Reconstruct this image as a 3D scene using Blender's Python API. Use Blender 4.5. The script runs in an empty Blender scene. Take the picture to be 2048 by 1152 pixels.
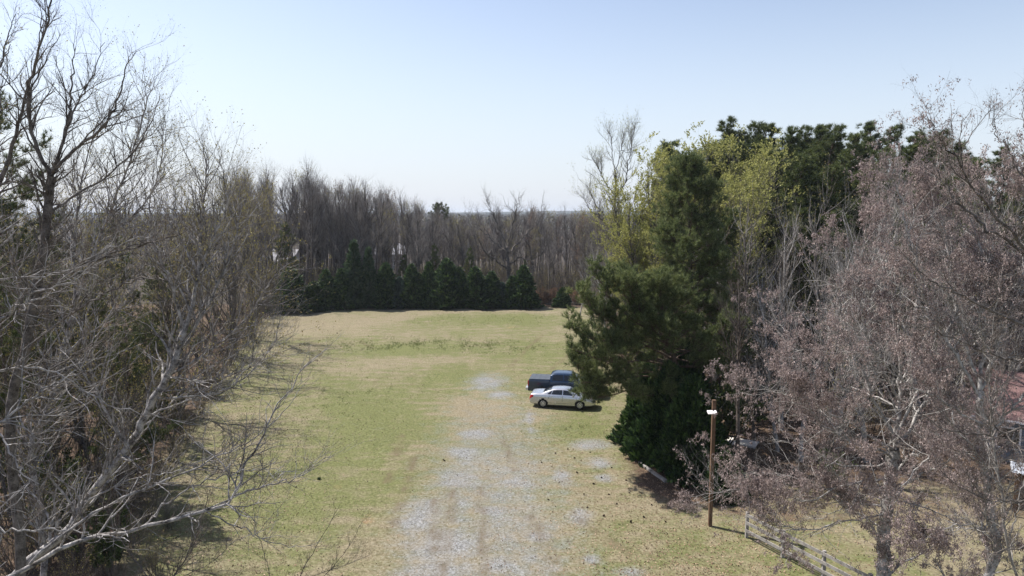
import bpy, math, random
import numpy as np
from mathutils import Vector, Matrix

# ------------------------------------------------------------------ camera, sky, sun
scene = bpy.context.scene
C = scene.collection
W_, H_, F_ = 2048.0, 1152.0, 1365.33
CAMZ = 15.0
PITCH = math.radians(6.31)
cam_d = bpy.data.cameras.new('camera')
cam_d.lens = 24.0; cam_d.sensor_width = 36.0; cam_d.clip_start = 0.1; cam_d.clip_end = 20000
cam = bpy.data.objects.new('camera', cam_d); C.objects.link(cam)
cam.location = (0, 0, CAMZ); cam.rotation_euler = (math.pi/2 - PITCH, 0, 0)
scene.camera = cam

SUNV = np.array([-0.62, 0.36, 1.0]); SUNV /= np.linalg.norm(SUNV)   # towards the sun
sun_el = math.asin(SUNV[2]); sun_az = math.atan2(SUNV[0], SUNV[1])
world = bpy.data.worlds.new('World'); scene.world = world; world.use_nodes = True
wn = world.node_tree; bg = wn.nodes['Background']
sky = wn.nodes.new('ShaderNodeTexSky'); sky.sky_type = 'NISHITA'; sky.sun_disc = False
sky.sun_elevation = sun_el; sky.sun_rotation = sun_az
sky.altitude = 0; sky.air_density = 1.0; sky.dust_density = 0.6; sky.ozone_density = 1.5
tint = wn.nodes.new('ShaderNodeMix'); tint.data_type = 'RGBA'; tint.blend_type = 'MULTIPLY'; tint.inputs[0].default_value = 1.0
SKYTINT = (1.29, 1.08, 0.97)
tint.inputs[7].default_value = (*SKYTINT, 1)
wn.links.new(sky.outputs[0], tint.inputs[6])
# the milky band low over the horizon
tc_ = wn.nodes.new('ShaderNodeTexCoord'); sx_ = wn.nodes.new('ShaderNodeSeparateXYZ'); wn.links.new(tc_.outputs['Generated'], sx_.inputs[0])
mr_ = wn.nodes.new('ShaderNodeMapRange'); mr_.interpolation_type = 'SMOOTHSTEP'; mr_.inputs[1].default_value = -0.02; mr_.inputs[2].default_value = 0.33; mr_.inputs[3].default_value = 0.85; mr_.inputs[4].default_value = 0.0
wn.links.new(sx_.outputs[2], mr_.inputs[0])
mk_ = wn.nodes.new('ShaderNodeMix'); mk_.data_type = 'RGBA'; wn.links.new(mr_.outputs[0], mk_.inputs[0]); wn.links.new(tint.outputs[2], mk_.inputs[6]); mk_.inputs[7].default_value = (3.9, 4.47, 5.3, 1)
wn.links.new(mk_.outputs[2], bg.inputs[0]); bg.inputs[1].default_value = 0.105
sl = bpy.data.lights.new('sun', 'SUN'); sl.energy = 4.9; sl.angle = math.radians(0.53); sl.color = (1.0, 0.95, 0.88)
so = bpy.data.objects.new('sun', sl); C.objects.link(so)
so.rotation_euler = Vector(tuple(-SUNV)).to_track_quat('-Z', 'Y').to_euler(); so.location = (-30, 20, 60)
scene.view_settings.view_transform = 'Standard'; scene.view_settings.look = 'None'
scene.view_settings.exposure = 0.75; scene.view_settings.gamma = 1.0
cy = scene.cycles
cy.use_denoising = True; cy.max_bounces = 5; cy.diffuse_bounces = 2; cy.glossy_bounces = 2
cy.transmission_bounces = 2; cy.transparent_max_bounces = 6; cy.volume_bounces = 0
cy.use_adaptive_sampling = False; cy.sample_clamp_indirect = 3; cy.sample_clamp_direct = 8

# ------------------------------------------------------------------ geometry helpers
sp_, cp_ = math.sin(PITCH), math.cos(PITCH)
def ray(px, py):
    a = (px - W_/2)/F_; b = (H_/2 - py)/F_
    return np.array([a, cp_ + b*sp_, -sp_ + b*cp_])
def W(px, py, Y):                       # point of the place seen in that direction, Y metres ahead
    d = ray(px, py); return np.array([0, 0, CAMZ]) + d*(Y/d[1])
def G(px, py):                          # ground point seen there
    d = ray(px, py); p = np.array([0, 0, CAMZ]) + d*(-CAMZ/d[2]); p[2] = 0; return p
def nrm(a): return a/np.maximum(np.linalg.norm(a, axis=-1, keepdims=True), 1e-9)

def mk(name, V, Fs, mat, parent=None, smooth=True, mi=None):
    V = np.asarray(V, dtype=np.float32).reshape(-1, 3)
    if not isinstance(Fs, (list, tuple)): Fs = [Fs]
    Fs = [np.asarray(f, dtype=np.int32) for f in Fs if len(f)]
    me = bpy.data.meshes.new(name)
    me.vertices.add(len(V)); me.vertices.foreach_set('co', V.ravel())
    nl = sum(f.size for f in Fs); npoly = sum(len(f) for f in Fs)
    me.loops.add(nl); me.loops.foreach_set('vertex_index', np.concatenate([f.ravel() for f in Fs]))
    st = []; o = 0
    for f in Fs:
        st.append(o + np.arange(len(f))*f.shape[1]); o += f.size
    me.polygons.add(npoly); me.polygons.foreach_set('loop_start', np.concatenate(st).astype(np.int32))
    if mi is not None: me.polygons.foreach_set('material_index', np.asarray(mi, dtype=np.int32))
    for m in (mat if isinstance(mat, (list, tuple)) else [mat]): me.materials.append(m)
    me.update(calc_edges=True)
    me.polygons.foreach_set('use_smooth', np.full(npoly, smooth)); 
    ob = bpy.data.objects.new(name, me); C.objects.link(ob)
    if parent: ob.parent = parent
    return ob

class MB:                                # collects boxes, prisms and lathes into one mesh
    def __init__(s): s.v = []; s.f = {}; s.n = 0
    def add(s, V, *Fs):
        V = np.asarray(V, float).reshape(-1, 3)
        for f in Fs:
            f = np.asarray(f)
            if len(f): s.f.setdefault(f.shape[1], []).append(f + s.n)
        s.v.append(V); s.n += len(V); return s
    def box(s, c, sz, rot=None, bevel=0.0):
        x, y, z = np.array(sz)/2.0
        V = np.array([[a, b, c_] for a in (-x, x) for b in (-y, y) for c_ in (-z, z)])
        F = np.array([[0,1,3,2],[4,6,7,5],[0,4,5,1],[2,3,7,6],[0,2,6,4],[1,5,7,3]])
        if rot is not None: V = V @ np.array(rot).T
        return s.add(V + np.array(c), F)
    def beam(s, a, b, w, h, up=(0, 0, 1)):   # box from a to b
        a = np.array(a, float); b = np.array(b, float); d = b - a; L = np.linalg.norm(d); d /= L
        u = np.array(up, float); r = nrm(np.cross(d, u)); u = np.cross(r, d)
        R = np.stack([d, r, u], axis=1)
        return s.box((a+b)/2, (L, w, h), rot=R)
    def cyl(s, a, b, r0, r1=None, n=12, caps=True):
        r1 = r0 if r1 is None else r1
        P = np.array([[a, b]], float); V, F = tubes(P, np.array([[r0, r1]]), n)
        s.add(V, F)
        if caps:
            s.add(V[:n], np.arange(n)[::-1][None]); s.add(V[n:2*n], np.arange(n)[None])
        return s
    def build(s, name, mat, parent=None, smooth=False):
        return mk(name, np.concatenate(s.v), [np.concatenate(x) for x in s.f.values()], mat, parent, smooth)

def tubes(P, R, S=3):
    N, K, _ = P.shape
    T = np.gradient(P, axis=1) if K > 2 else np.repeat(P[:, 1:]-P[:, :1], 2, axis=1)
    T = nrm(T); m = nrm(P[:, -1]-P[:, 0])
    ref = np.where(np.abs(m[:, 2:3]) < 0.85, np.array([[0, 0, 1.0]]), np.array([[1.0, 0.1, 0]]))
    U = nrm(np.cross(T, ref[:, None, :])); Vv = np.cross(T, U)
    a = np.arange(S)*2*np.pi/S
    V = P[:, :, None, :] + R[:, :, None, None]*(np.cos(a)[None, None, :, None]*U[:, :, None, :] + np.sin(a)[None, None, :, None]*Vv[:, :, None, :])
    i = np.arange(N)[:, None, None]*K*S; k = np.arange(K-1)[None, :, None]*S; s = np.arange(S)[None, None, :]; s2 = (s+1) % S
    F = np.stack([i+k+s, i+k+s2, i+k+S+s2, i+k+S+s], axis=-1).reshape(-1, 4)
    return V.reshape(-1, 3), F
def join(*VF):
    vs, fs, n = [], [], 0
    for V, F in VF:
        vs.append(V); fs.append(F+n); n += len(V)
    return np.concatenate(vs), np.concatenate(fs)

# ------------------------------------------------------------------ naming helpers
def tag(o, label=None, cat=None, group=None, kind=None):
    if label: o['label'] = label
    if cat: o['category'] = cat
    if group: o['group'] = group
    if kind: o['kind'] = kind
    return o
def thing(name, label, cat, loc=(0, 0, 0), rz=0, group=None):
    o = bpy.data.objects.new(name, None); C.objects.link(o); o.empty_display_size = 0.3
    o.location = tuple(loc); o.rotation_euler = (0, 0, rz)
    return tag(o, label, cat, group)
def dup(root, loc, rz=0, sc=(1, 1, 1), label=None, group=None):
    r = root.copy(); C.objects.link(r); r.location = tuple(loc); r.rotation_euler = (0, 0, rz); r.scale = sc
    if label: r['label'] = label
    if group: r['group'] = group
    for ch in list(root.children):
        c = ch.copy(); C.objects.link(c); c.parent = r
        for g in ch.children:
            d = g.copy(); C.objects.link(d); d.parent = c
    return r

# ------------------------------------------------------------------ materials
class NT:
    def __init__(s, name, rough=0.9, spec=0.2):
        s.m = bpy.data.materials.new(name); s.m.use_nodes = True; s.t = s.m.node_tree
        s.b = s.t.nodes['Principled BSDF']; s.out = s.t.nodes['Material Output']
        s.b.inputs['Roughness'].default_value = rough; s.b.inputs['Specular IOR Level'].default_value = spec
    def n(s, typ, **kw):
        x = s.t.nodes.new(typ)
        for k, v in kw.items(): setattr(x, k, v)
        return x
    def l(s, a, b): s.t.links.new(a, b)
    def coord(s, which='Object'):
        return s.n('ShaderNodeTexCoord').outputs[which]
    def noise(s, scale, detail=3, co=None, rough=0.55, dist=0.0):
        x = s.n('ShaderNodeTexNoise'); x.inputs['Scale'].default_value = scale; x.inputs['Detail'].default_value = detail
        x.inputs['Roughness'].default_value = rough; x.inputs['Distortion'].default_value = dist
        s.l(co if co is not None else s.coord(), x.inputs['Vector']); return x.outputs['Fac']
    def ramp(s, fac, *stops):
        x = s.n('ShaderNodeValToRGB'); e = x.color_ramp.elements
        while len(e) < len(stops): e.new(0.5)
        for el, (p, c) in zip(e, stops): el.position = p; el.color = (*c, 1) if len(c) == 3 else c
        s.l(fac, x.inputs[0]); return x.outputs[0]
    def mix(s, fac, a, b, mode='MIX'):
        x = s.n('ShaderNodeMix', data_type='RGBA', blend_type=mode)
        for sock, v in ((x.inputs[0], fac), (x.inputs[6], a), (x.inputs[7], b)):
            if hasattr(v, 'is_output'): s.l(v, sock)
            elif isinstance(v, (int, float)): sock.default_value = v
            else: sock.default_value = (*v, 1)
        return x.outputs[2]
    def math(s, op, a, b=0.0, c=None, clamp=False):
        x = s.n('ShaderNodeMath', operation=op, use_clamp=clamp)
        for i, v in enumerate((a, b) if c is None else (a, b, c)):
            if hasattr(v, 'is_output'): s.l(v, x.inputs[i])
            else: x.inputs[i].default_value = v
        return x.outputs[0]
    def sstep(s, v, lo, hi):
        x = s.n('ShaderNodeMapRange', interpolation_type='SMOOTHSTEP'); x.inputs[1].default_value = lo; x.inputs[2].default_value = hi
        s.l(v, x.inputs[0]); return x.outputs[0]
    def attr(s, name):
        return s.n('ShaderNodeAttribute', attribute_name=name).outputs['Fac']
    def bump(s, h, strength=0.5, dist=0.02):
        x = s.n('ShaderNodeBump'); x.inputs['Strength'].default_value = strength; x.inputs['Distance'].default_value = dist
        s.l(h, x.inputs['Height']); s.l(x.outputs[0], s.b.inputs['Normal'])
    def col(s, c): s.l(c, s.b.inputs['Base Color']) if hasattr(c, 'is_output') else setattr(s.b.inputs['Base Color'], 'default_value', (*c, 1)); return s

def bark(name, c0, c1, scale=6.0):
    t = NT(name, 0.85, 0.25)
    n1 = t.noise(scale, 4); n2 = t.noise(scale*5, 2)
    f = t.math('ADD', t.math('MULTIPLY', n1, 0.7), t.math('MULTIPLY', n2, 0.3))
    t.col(t.ramp(f, (0.36, c0), (0.62, c1))); return t.m
def foliage(name, cols, trans=0.3, scale=0.6, rough=0.6):
    t = NT(name, rough, 0.25)
    g = t.n('ShaderNodeNewGeometry').outputs['Random Per Island']
    n1 = t.noise(scale, 2)
    f = t.math('ADD', t.math('MULTIPLY', g, 0.55), t.math('MULTIPLY', n1, 0.5))
    k = len(cols)
    c = t.ramp(f, *[(0.2 + 0.6*i/(k-1), cols[i]) for i in range(k)])
    t.col(c)
    if trans:
        tr = t.n('ShaderNodeBsdfTranslucent'); t.l(c, tr.inputs[0])
        mx = t.n('ShaderNodeMixShader'); mx.inputs[0].default_value = trans
        t.l(t.b.outputs[0], mx.inputs[1]); t.l(tr.outputs[0], mx.inputs[2]); t.l(mx.outputs[0], t.out.inputs[0])
    return t.m
def plain(name, c, rough=0.6, spec=0.3, metal=0.0, var=0.12, scale=8, coat=0.0):
    t = NT(name, rough, spec); t.b.inputs['Metallic'].default_value = metal; t.b.inputs['Coat Weight'].default_value = coat
    if coat: t.b.inputs['Coat Roughness'].default_value = 0.05
    n = t.noise(scale, 4); a = tuple(x*(1-var) for x in c); b = tuple(min(1, x*(1+var)) for x in c)
    t.col(t.ramp(n, (0.3, a), (0.7, b))); return t.m

M = {}
M['bark_grey'] = bark('bark_grey', (0.036, 0.030, 0.026), (0.18, 0.16, 0.145))
M['bark_light'] = bark('bark_light', (0.09, 0.08, 0.072), (0.36, 0.34, 0.32))
M['bark_lichen'] = bark('bark_lichen', (0.045, 0.038, 0.034), (0.44, 0.42, 0.41), 5.0)
M['bark_pale'] = bark('bark_pale', (0.12, 0.108, 0.10), (0.48, 0.46, 0.44), 7.0)
M['bark_twig'] = bark('bark_twig', (0.048, 0.038, 0.032), (0.165, 0.142, 0.122), 3)
M['bark_dark'] = bark('bark_dark', (0.045, 0.036, 0.03), (0.14, 0.115, 0.10))
M['bark_wood'] = bark('bark_wood', (0.12, 0.105, 0.096), (0.285, 0.26, 0.24), 1.5)
M['bark_pine'] = bark('bark_pine', (0.06, 0.042, 0.032), (0.17, 0.125, 0.095))
M['bud'] = foliage('bud', [(0.07, 0.04, 0.035), (0.16, 0.11, 0.08)], 0.1)
M['bud_green'] = foliage('bud_green', [(0.17, 0.16, 0.05), (0.33, 0.30, 0.09), (0.30, 0.22, 0.09)], 0.3)
M['catkin'] = foliage('catkin', [(0.13, 0.100, 0.092), (0.265, 0.208, 0.195), (0.44, 0.36, 0.34)], 0.35, 0.5)
M['leaf_yellow'] = foliage('leaf_yellow', [(0.13, 0.145, 0.045), (0.30, 0.305, 0.09), (0.54, 0.52, 0.19)], 0.42, 0.4)
M['needle'] = foliage('needle', [(0.024, 0.042, 0.017), (0.095, 0.128, 0.046), (0.28, 0.31, 0.125)], 0.32, 0.5)
M['needle_far'] = foliage('needle_far', [(0.022, 0.040, 0.013), (0.072, 0.098, 0.030), (0.18, 0.20, 0.065)], 0.25, 0.4)
M['cypress'] = foliage('cypress', [(0.012, 0.030, 0.012), (0.034, 0.068, 0.021), (0.12, 0.185, 0.055)], 0.15, 1.0)
M['cypress_near'] = foliage('cypress_near', [(0.010, 0.026, 0.010), (0.028, 0.060, 0.017), (0.085, 0.14, 0.035)], 0.2, 1.0)
M['cypress_pale'] = foliage('cypress_pale', [(0.02, 0.045, 0.02), (0.05, 0.09, 0.04), (0.10, 0.14, 0.07)], 0.2, 1.0)
M['cypress_blue'] = foliage('cypress_blue', [(0.02, 0.042, 0.03), (0.06, 0.10, 0.075), (0.13, 0.18, 0.14)], 0.2, 1.0)
M['evergreen_leaf'] = foliage('evergreen_leaf', [(0.03, 0.055, 0.02), (0.08, 0.115, 0.035), (0.17, 0.19, 0.06)], 0.25, 0.7)
M['red_leaf'] = foliage('red_leaf', [(0.12, 0.035, 0.025), (0.28, 0.09, 0.055)], 0.25)
M['brown_leaf'] = foliage('brown_leaf', [(0.14, 0.08, 0.05), (0.30, 0.18, 0.11)], 0.25)
M['concrete'] = plain('concrete', (0.60, 0.57, 0.53), 0.9, 0.2, scale=3)
M['weathered'] = plain('weathered_wood', (0.27, 0.255, 0.24), 0.85, 0.2, var=0.3, scale=5)
M['pole_wood'] = plain('pole_wood', (0.125, 0.078, 0.050), 0.8, 0.2, var=0.3, scale=5)
M['white_metal'] = plain('white_metal', (0.86, 0.84, 0.85), 0.35, 0.5, var=0.02)
M['dark_plastic'] = plain('dark_plastic', (0.03, 0.03, 0.032), 0.5)
M['cone'] = plain('cone_brown', (0.06, 0.042, 0.03), 0.9, var=0.3, scale=30)

# ------------------------------------------------------------------ the ground: one sheet to the horizon
rng = np.random.default_rng(7)
def axis(lo, hi, st, far_lo, far_hi):
    mid = np.arange(lo, hi+1e-6, st); a = [mid[0]]; s = st
    while a[-1] > far_lo: s *= 1.22; a.append(a[-1]-s)
    b = [mid[-1]]; s = st
    while b[-1] < far_hi: s *= 1.22; b.append(b[-1]+s)
    return np.array(a[::-1][:-1] + list(mid) + b[1:])
xs = axis(-44, 44, 0.3, -4500, 4500); ys = axis(20, 114, 0.3, -900, 4500)
GX, GY = np.meshgrid(xs, ys, indexing='ij')
def ground_z(x, y):
    m = np.clip((np.abs(x)-0)/4, 0, 1)
    z = 0.05*np.sin(x*0.33+1)*np.sin(y*0.21+2) + 0.03*np.sin(x*0.9+y*0.5)
    z = z - 0.12*np.clip((y-112)/4, 0, 1)
    return z
GZ = ground_z(GX, GY)
V = np.stack([GX, GY, GZ], -1).reshape(-1, 3)
ny = len(ys); i = (np.arange(len(xs)-1)[:, None]*ny + np.arange(ny-1)[None]).ravel()
F = np.stack([i, i+ny, i+ny+1, i+1], -1)

t = NT('ground_cover', 0.95, 0.1)
co = t.coord()
nA = t.noise(0.11, 4, co); nB = t.noise(0.9, 5, co, 0.62); nC = t.noise(7, 3, co, 0.65); nD = t.noise(26, 2, co, 0.7)
st = t.n('ShaderNodeMapping'); st.inputs['Scale'].default_value = (0.22, 1.0, 1); t.l(co, st.inputs[0])
nE = t.noise(1.3, 4, st.outputs[0], 0.6)
straw = t.ramp(nC, (0.30, (0.135, 0.112, 0.070)), (0.5, (0.205, 0.175, 0.115)), (0.70, (0.29, 0.25, 0.175)))
green = t.ramp(nC, (0.30, (0.075, 0.090, 0.032)), (0.5, (0.128, 0.135, 0.055)), (0.70, (0.185, 0.193, 0.085)))
gmix = t.math('ADD', t.attr('green'), t.math('ADD', t.math('MULTIPLY', t.math('SUBTRACT', nB, 0.5), 1.5), t.math('ADD', t.math('MULTIPLY', t.math('SUBTRACT', nA, 0.5), 1.3), t.math('MULTIPLY', t.math('SUBTRACT', nE, 0.5), 1.3))))
base = t.mix(t.sstep(gmix, 0.1, 0.95), straw, green)
clayc = t.ramp(nC, (0.3, (0.30, 0.16, 0.09)), (0.7, (0.50, 0.31, 0.20)))
cm = t.math('ADD', t.attr('clay'), t.math('MULTIPLY', t.math('SUBTRACT', nB, 0.5), 1.6))
base = t.mix(t.math('MULTIPLY', t.sstep(cm, 0.35, 0.9), 0.75), base, clayc)
vor = t.n('ShaderNodeTexVoronoi'); vor.inputs['Scale'].default_value = 15; t.l(co, vor.inputs['Vector'])
sep = t.n('ShaderNodeSeparateColor'); t.l(vor.outputs['Color'], sep.inputs[0])
grav = t.ramp(sep.outputs[0], (0.0, (0.125, 0.126, 0.13)), (0.5, (0.21, 0.213, 0.22)), (1.0, (0.30, 0.304, 0.312)))
gm = t.math('ADD', t.attr('gravel'), t.math('ADD', t.math('MULTIPLY', t.math('SUBTRACT', nB, 0.5), 1.3), t.math('MULTIPLY', t.math('SUBTRACT', nC, 0.5), 0.9)))
base = t.mix(t.math('MULTIPLY', t.sstep(gm, 0.10, 1.0), 0.92), base, grav)
lit = t.ramp(t.math('ADD', t.math('MULTIPLY', nD, 0.6), t.math('MULTIPLY', nB, 0.4)), (0.36, (0.026, 0.019, 0.013)), (0.5, (0.085, 0.059, 0.041)), (0.64, (0.20, 0.142, 0.103)))
lit = t.mix(t.attr('woods'), lit, t.ramp(nB, (0.3, (0.035, 0.030, 0.025)), (0.7, (0.095, 0.080, 0.068))))
lm = t.math('ADD', t.attr('litter'), t.math('MULTIPLY', t.math('SUBTRACT', nB, 0.5), 1.2))
base = t.mix(t.sstep(lm, 0.3, 0.8), base, lit)
tk = t.math('MULTIPLY', t.attr('track'), t.sstep(nB, 0.38, 0.6))
base = t.mix(t.math('MULTIPLY', tk, 0.75), base, (0.13, 0.10, 0.065))
t.col(base)
hh = t.math('ADD', t.math('MULTIPLY', nC, 0.6), t.math('MULTIPLY', nD, 0.6))
t.bump(hh, 0.7, 0.06)
ground = mk('ground', V, F, t.m); tag(ground, kind='structure')

def ell(cx, cy_, rx, ry, soft=0.45):     # an oval patch of the ground, given where it is seen
    c = G(cx, cy_); ax = abs(G(cx+rx, cy_)[0]-c[0]); ay = abs(G(cx, cy_-ry)[1]-G(cx, cy_+ry)[1])/2
    d = np.sqrt(((GX-c[0])/ax)**2 + ((GY-c[1])/ay)**2)
    return np.clip((1.25-d)/soft/2.2, 0, 1)
def segd(P, Q):
    P, Q = np.array(P[:2]), np.array(Q[:2]); d = Q-P; tt = np.clip(((GX-P[0])*d[0]+(GY-P[1])*d[1])/(d@d), 0, 1)
    return np.hypot(GX-P[0]-tt*d[0], GY-P[1]-tt*d[1])
gravel = np.zeros_like(GX)
for e in [(975,765,52,24),(1000,790,40,12),(955,868,60,20),(930,905,60,26),(1060,835,14,22),(1064,858,9,12),(845,1030,75,60),(890,1090,120,70),(860,1140,90,40),(985,1022,60,26),
          (1035,965,60,20),(1125,955,28,30),(1160,1035,34,28),(1075,1075,50,22),(1180,1118,26,16),(1262,1144,44,14),(1000,1130,70,30),(920,960,70,36),(1200,925,40,14),(1210,955,28,10),(1100,1140,40,20),(1180,890,50,14)]:
    gravel = np.maximum(gravel, ell(*e)*0.80)
gravel = np.maximum(gravel, 0.56*np.clip((6.3-np.abs(GX+0.9+0.02*(GY-30)))/4.5, 0, 1)*np.clip((64-GY)/24, 0, 1))
green_a = np.full_like(GX, 0.50) - 0.22*np.clip((GY-84)/14, 0, 1)
for e, k in [((730,860,150,120),0.55),((860,700,230,18),0.5),((700,800,120,50),0.45),((1000,640,150,14),0.55),((1150,858,90,26),0.5),((1010,690,120,14),0.5),((640,980,110,120),0.35),((870,760,110,30),0.25),((1250,1090,120,60),0.12),((1300,1120,180,60),0.2),((1080,740,100,60),0.1)]:
    green_a = np.maximum(green_a, 0.52 + ell(*e, 0.7)*k*1.3 - 0.3*(ell(*e, 0.7) <= 0))
for e, k in [((640,655,140,22),0.45),((800,718,170,8),0.45),((1000,1050,260,120),0.22),((930,815,90,30),0.3),((600,1100,140,60),0.2)]:
    green_a -= ell(*e, 0.7)*k
clay = np.zeros_like(GX)
for e in [(1030,655,40,5),(1150,1095,22,18),(1040,1060,28,8),(1140,1000,20,10),(480,680,40,10),(500,650,30,6),(390,950,40,30),(300,900,60,20),(985,620,20,4),(680,970,30,20),(740,1040,30,30),(330,1060,60,40),(1160,930,20,10)]:
    clay = np.maximum(clay, ell(*e, 0.9)*0.8)
# the woods' floor: left of the left edge, right of the right edge, beyond the far row
ex = np.interp(GY, [-900, 22, 30, 45, 63, 80, 100, 106, 4500], [-13, -13.5, -17, -21.5, -26, -31, -35, -36, -36])
litter = np.clip((ex-GX)/3+0.3, 0, 1)*0.9
rx_ = np.interp(GY, [-900, 28, 32, 36, 42, 50, 60, 80, 106, 4500], [60, 60, 10.5, 6.2, 6.6, 8.5, 10, 11, 12, 12])
litter = np.maximum(litter, np.clip((GX-rx_)/2.2+0.3, 0, 1)*np.where(GY > 32, 0.95, 0))
litter = np.maximum(litter, np.clip((GY-106.6)/1.2, 0, 1))
lawn = np.clip((GX-9)/2, 0, 1)*np.clip((39-GY)/3, 0, 1)          # the lawn past the fence
litter = litter*(1-lawn*0.45); green_a = green_a - lawn*0.08
litter = np.maximum(litter, ell(1300, 955, 72, 48, 0.6)*0.95); litter = np.maximum(litter, ell(1370, 1003, 90, 26, 0.6)*1.0)
track = np.zeros_like(GX)
for pts in [[(803,873),(790,915),(774,964)],[(829,916),(808,985),(786,1050)],[(1008,880),(1030,940)],[(1060,1030),(1085,1080),(1120,1152)],[(1162,1040),(1205,1075),(1260,1110)],[(1020,735),(1050,700),(1090,665)],
            [(905,975),(898,1060),(880,1152)],[(960,975),(965,1060),(968,1152)],[(716,680),(745,695)],[(1150,700),(1100,740)],[(870,1000),(868,1100)],[(560,665),(640,690)]]:
    for a, b in zip(pts[:-1], pts[1:]):
        track = np.maximum(track, np.clip(1.3 - segd(G(*a), G(*b))/0.28, 0, 1))
c = G(795, 761); rr = np.hypot(GX-c[0], (GY-c[1])); track = np.maximum(track, 0.7*np.clip(1.2-np.abs(rr-2.0)/0.2, 0, 1))
woods = np.clip((GY-109)/4, 0, 1)  # past the far row, litter darkened: the wood's shade put into its colour
for nm, a in (('woods', woods), ('gravel', gravel), ('green', green_a), ('clay', clay), ('litter', litter), ('track', track)):
    at = ground.data.attributes.new(nm, 'FLOAT', 'POINT'); at.data.foreach_set('value', a.astype(np.float32).ravel())

# far wooded ridge
n = 240; hx = np.linspace(-4300, 4300, n)
hz = 16 + 5*np.sin(hx*0.0016+0.6) + 2.2*np.sin(hx*0.006) + 1.3*rng.random(n)
prof = [(2300, -2, 0), (2600, 0, 0.55), (2900, 0, 0.85), (3300, 0, 1.0), (3700, 0, 0.7), (4300, -2, 0)]
HV = np.array([[x, y, z0 + f*h] for (y, z0, f) in prof for x, h in zip(hx, hz)])
i = (np.arange(len(prof)-1)[:, None]*n + np.arange(n-1)[None]).ravel()
t = NT('far_woods', 1, 0); t.col(t.ramp(t.noise(0.02, 4), (0.35, (0.035, 0.05, 0.045)), (0.65, (0.08, 0.085, 0.075))))
tag(mk('hills', HV, np.stack([i, i+1, i+n+1, i+n], -1), t.m), kind='structure')

# concrete path in the right-hand garden
pp = [G(1390, 872), G(1430, 880), G(1480, 886), G(1515, 892)]
L_ = []; 
for k, p in enumerate(pp):
    d = nrm(pp[min(k+1, len(pp)-1)]-pp[max(k-1, 0)]); nn = np.array([-d[1], d[0], 0])
    L_.append([p+nn*0.6, p-nn*0.6])
L_ = np.array(L_); z = 0.11
PV = np.concatenate([L_.reshape(-1, 3)+[0, 0, z], L_.reshape(-1, 3)-[0, 0, 0.2]]); m_ = len(L_)*2
PF = []
for k in range(len(L_)-1):
    a, b, c_, d_ = 2*k, 2*k+1, 2*k+3, 2*k+2
    PF += [[a, b, c_, d_], [a, d_, d_+m_, a+m_], [b, b+m_, c_+m_, c_]]
tag(mk('path', PV, np.array(PF), M['concrete'], smooth=False), kind='structure')

# ------------------------------------------------------------------ branch growing
UP = np.array([0, 0, 1.0])
def grow(rng, P0, D0, L, R0, K, wander=0.12, trop=0.0, tip=0.25, tropv=UP):
    N = len(P0); P = np.empty((N, K, 3)); d = nrm(D0); P[:, 0] = P0; s = (L/(K-1))[:, None]
    for k in range(1, K):
        d = nrm(d + wander*rng.normal(size=(N, 3)) + trop*tropv/(K-1)); P[:, k] = P[:, k-1] + d*s
    R = R0[:, None]*np.linspace(1, tip, K)[None]
    return P, R
def sprout(rng, par, n, t0, t1, ang, L, r, K=4, wander=0.15, trop=0.2, rk=0.6, tpow=1.0, asd=0.25, tip=0.3, shrink=0.35, tropv=UP, sel=None):
    P, R = par; N, Kp, _ = P.shape
    ln = np.linalg.norm(np.diff(P, axis=1), axis=2).sum(1)
    w = ln if sel is None else ln*sel
    idx = rng.choice(N, n, p=w/w.sum())
    tt = t0 + (t1-t0)*rng.random(n)**tpow
    f = tt*(Kp-1); k = np.minimum(f.astype(int), Kp-2); u = (f-k)[:, None]
    A, B = P[idx, k], P[idx, k+1]; p0 = A*(1-u)+B*u; pd = nrm(B-A)
    rp = R[idx, k]*(1-u[:, 0]) + R[idx, k+1]*u[:, 0]
    q = rng.normal(size=(n, 3)); q = nrm(q - (q*pd).sum(1, keepdims=True)*pd)
    a = np.clip(ang + asd*rng.normal(size=n), 0.1, 1.7)[:, None]
    d = np.cos(a)*pd + np.sin(a)*q
    d = nrm(d + UP*0.25*np.sign(trop) if trop > 0 else d)
    L1 = L*rng.uniform(0.55, 1.35, n)*(1-shrink*tt)
    r1 = np.minimum(rp*rk, r*rng.uniform(0.8, 1.25, n))
    return grow(rng, p0, d, L1, r1, K, wander, trop, tip, tropv)
def spline(pts, K):
    pts = np.array(pts, float); n = len(pts)
    P = np.vstack([2*pts[0]-pts[1], pts, 2*pts[-1]-pts[-2]]); out = []
    for t_ in np.linspace(0, n-1-1e-6, K):
        i = int(t_); u = t_-i; a, b, c, d = P[i:i+4]
        out.append(0.5*((2*b)+(-a+c)*u+(2*a-5*b+4*c-d)*u*u+(-a+3*b-3*c+d)*u**3))
    return np.array(out)
def skel(limbs, K=22, jit=0.0, rng=None):
    P, R = [], []
    for pts, r0, r1 in limbs:
        q = spline(pts, K)
        if jit: q[1:] += rng.normal(size=(K-1, 3))*jit
        P.append(q); R.append(np.linspace(r0, r1, K))
    return np.array(P), np.array(R)
def cat(*Bs):
    K = max(b[0].shape[1] for b in Bs)
    def rs(A):
        if A.shape[1] == K: return A
        x = np.linspace(0, A.shape[1]-1, K); k = np.minimum(x.astype(int), A.shape[1]-2); u = x-k
        return (A[:, k].T*(1-u)[(slice(None),)+(None,)*(A.ndim-2)].T).T if False else A[:, k]*((1-u)[None, :, None] if A.ndim == 3 else (1-u)[None]) + A[:, k+1]*(u[None, :, None] if A.ndim == 3 else u[None])
    return np.concatenate([rs(b[0]) for b in Bs]), np.concatenate([rs(b[1]) for b in Bs])
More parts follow.
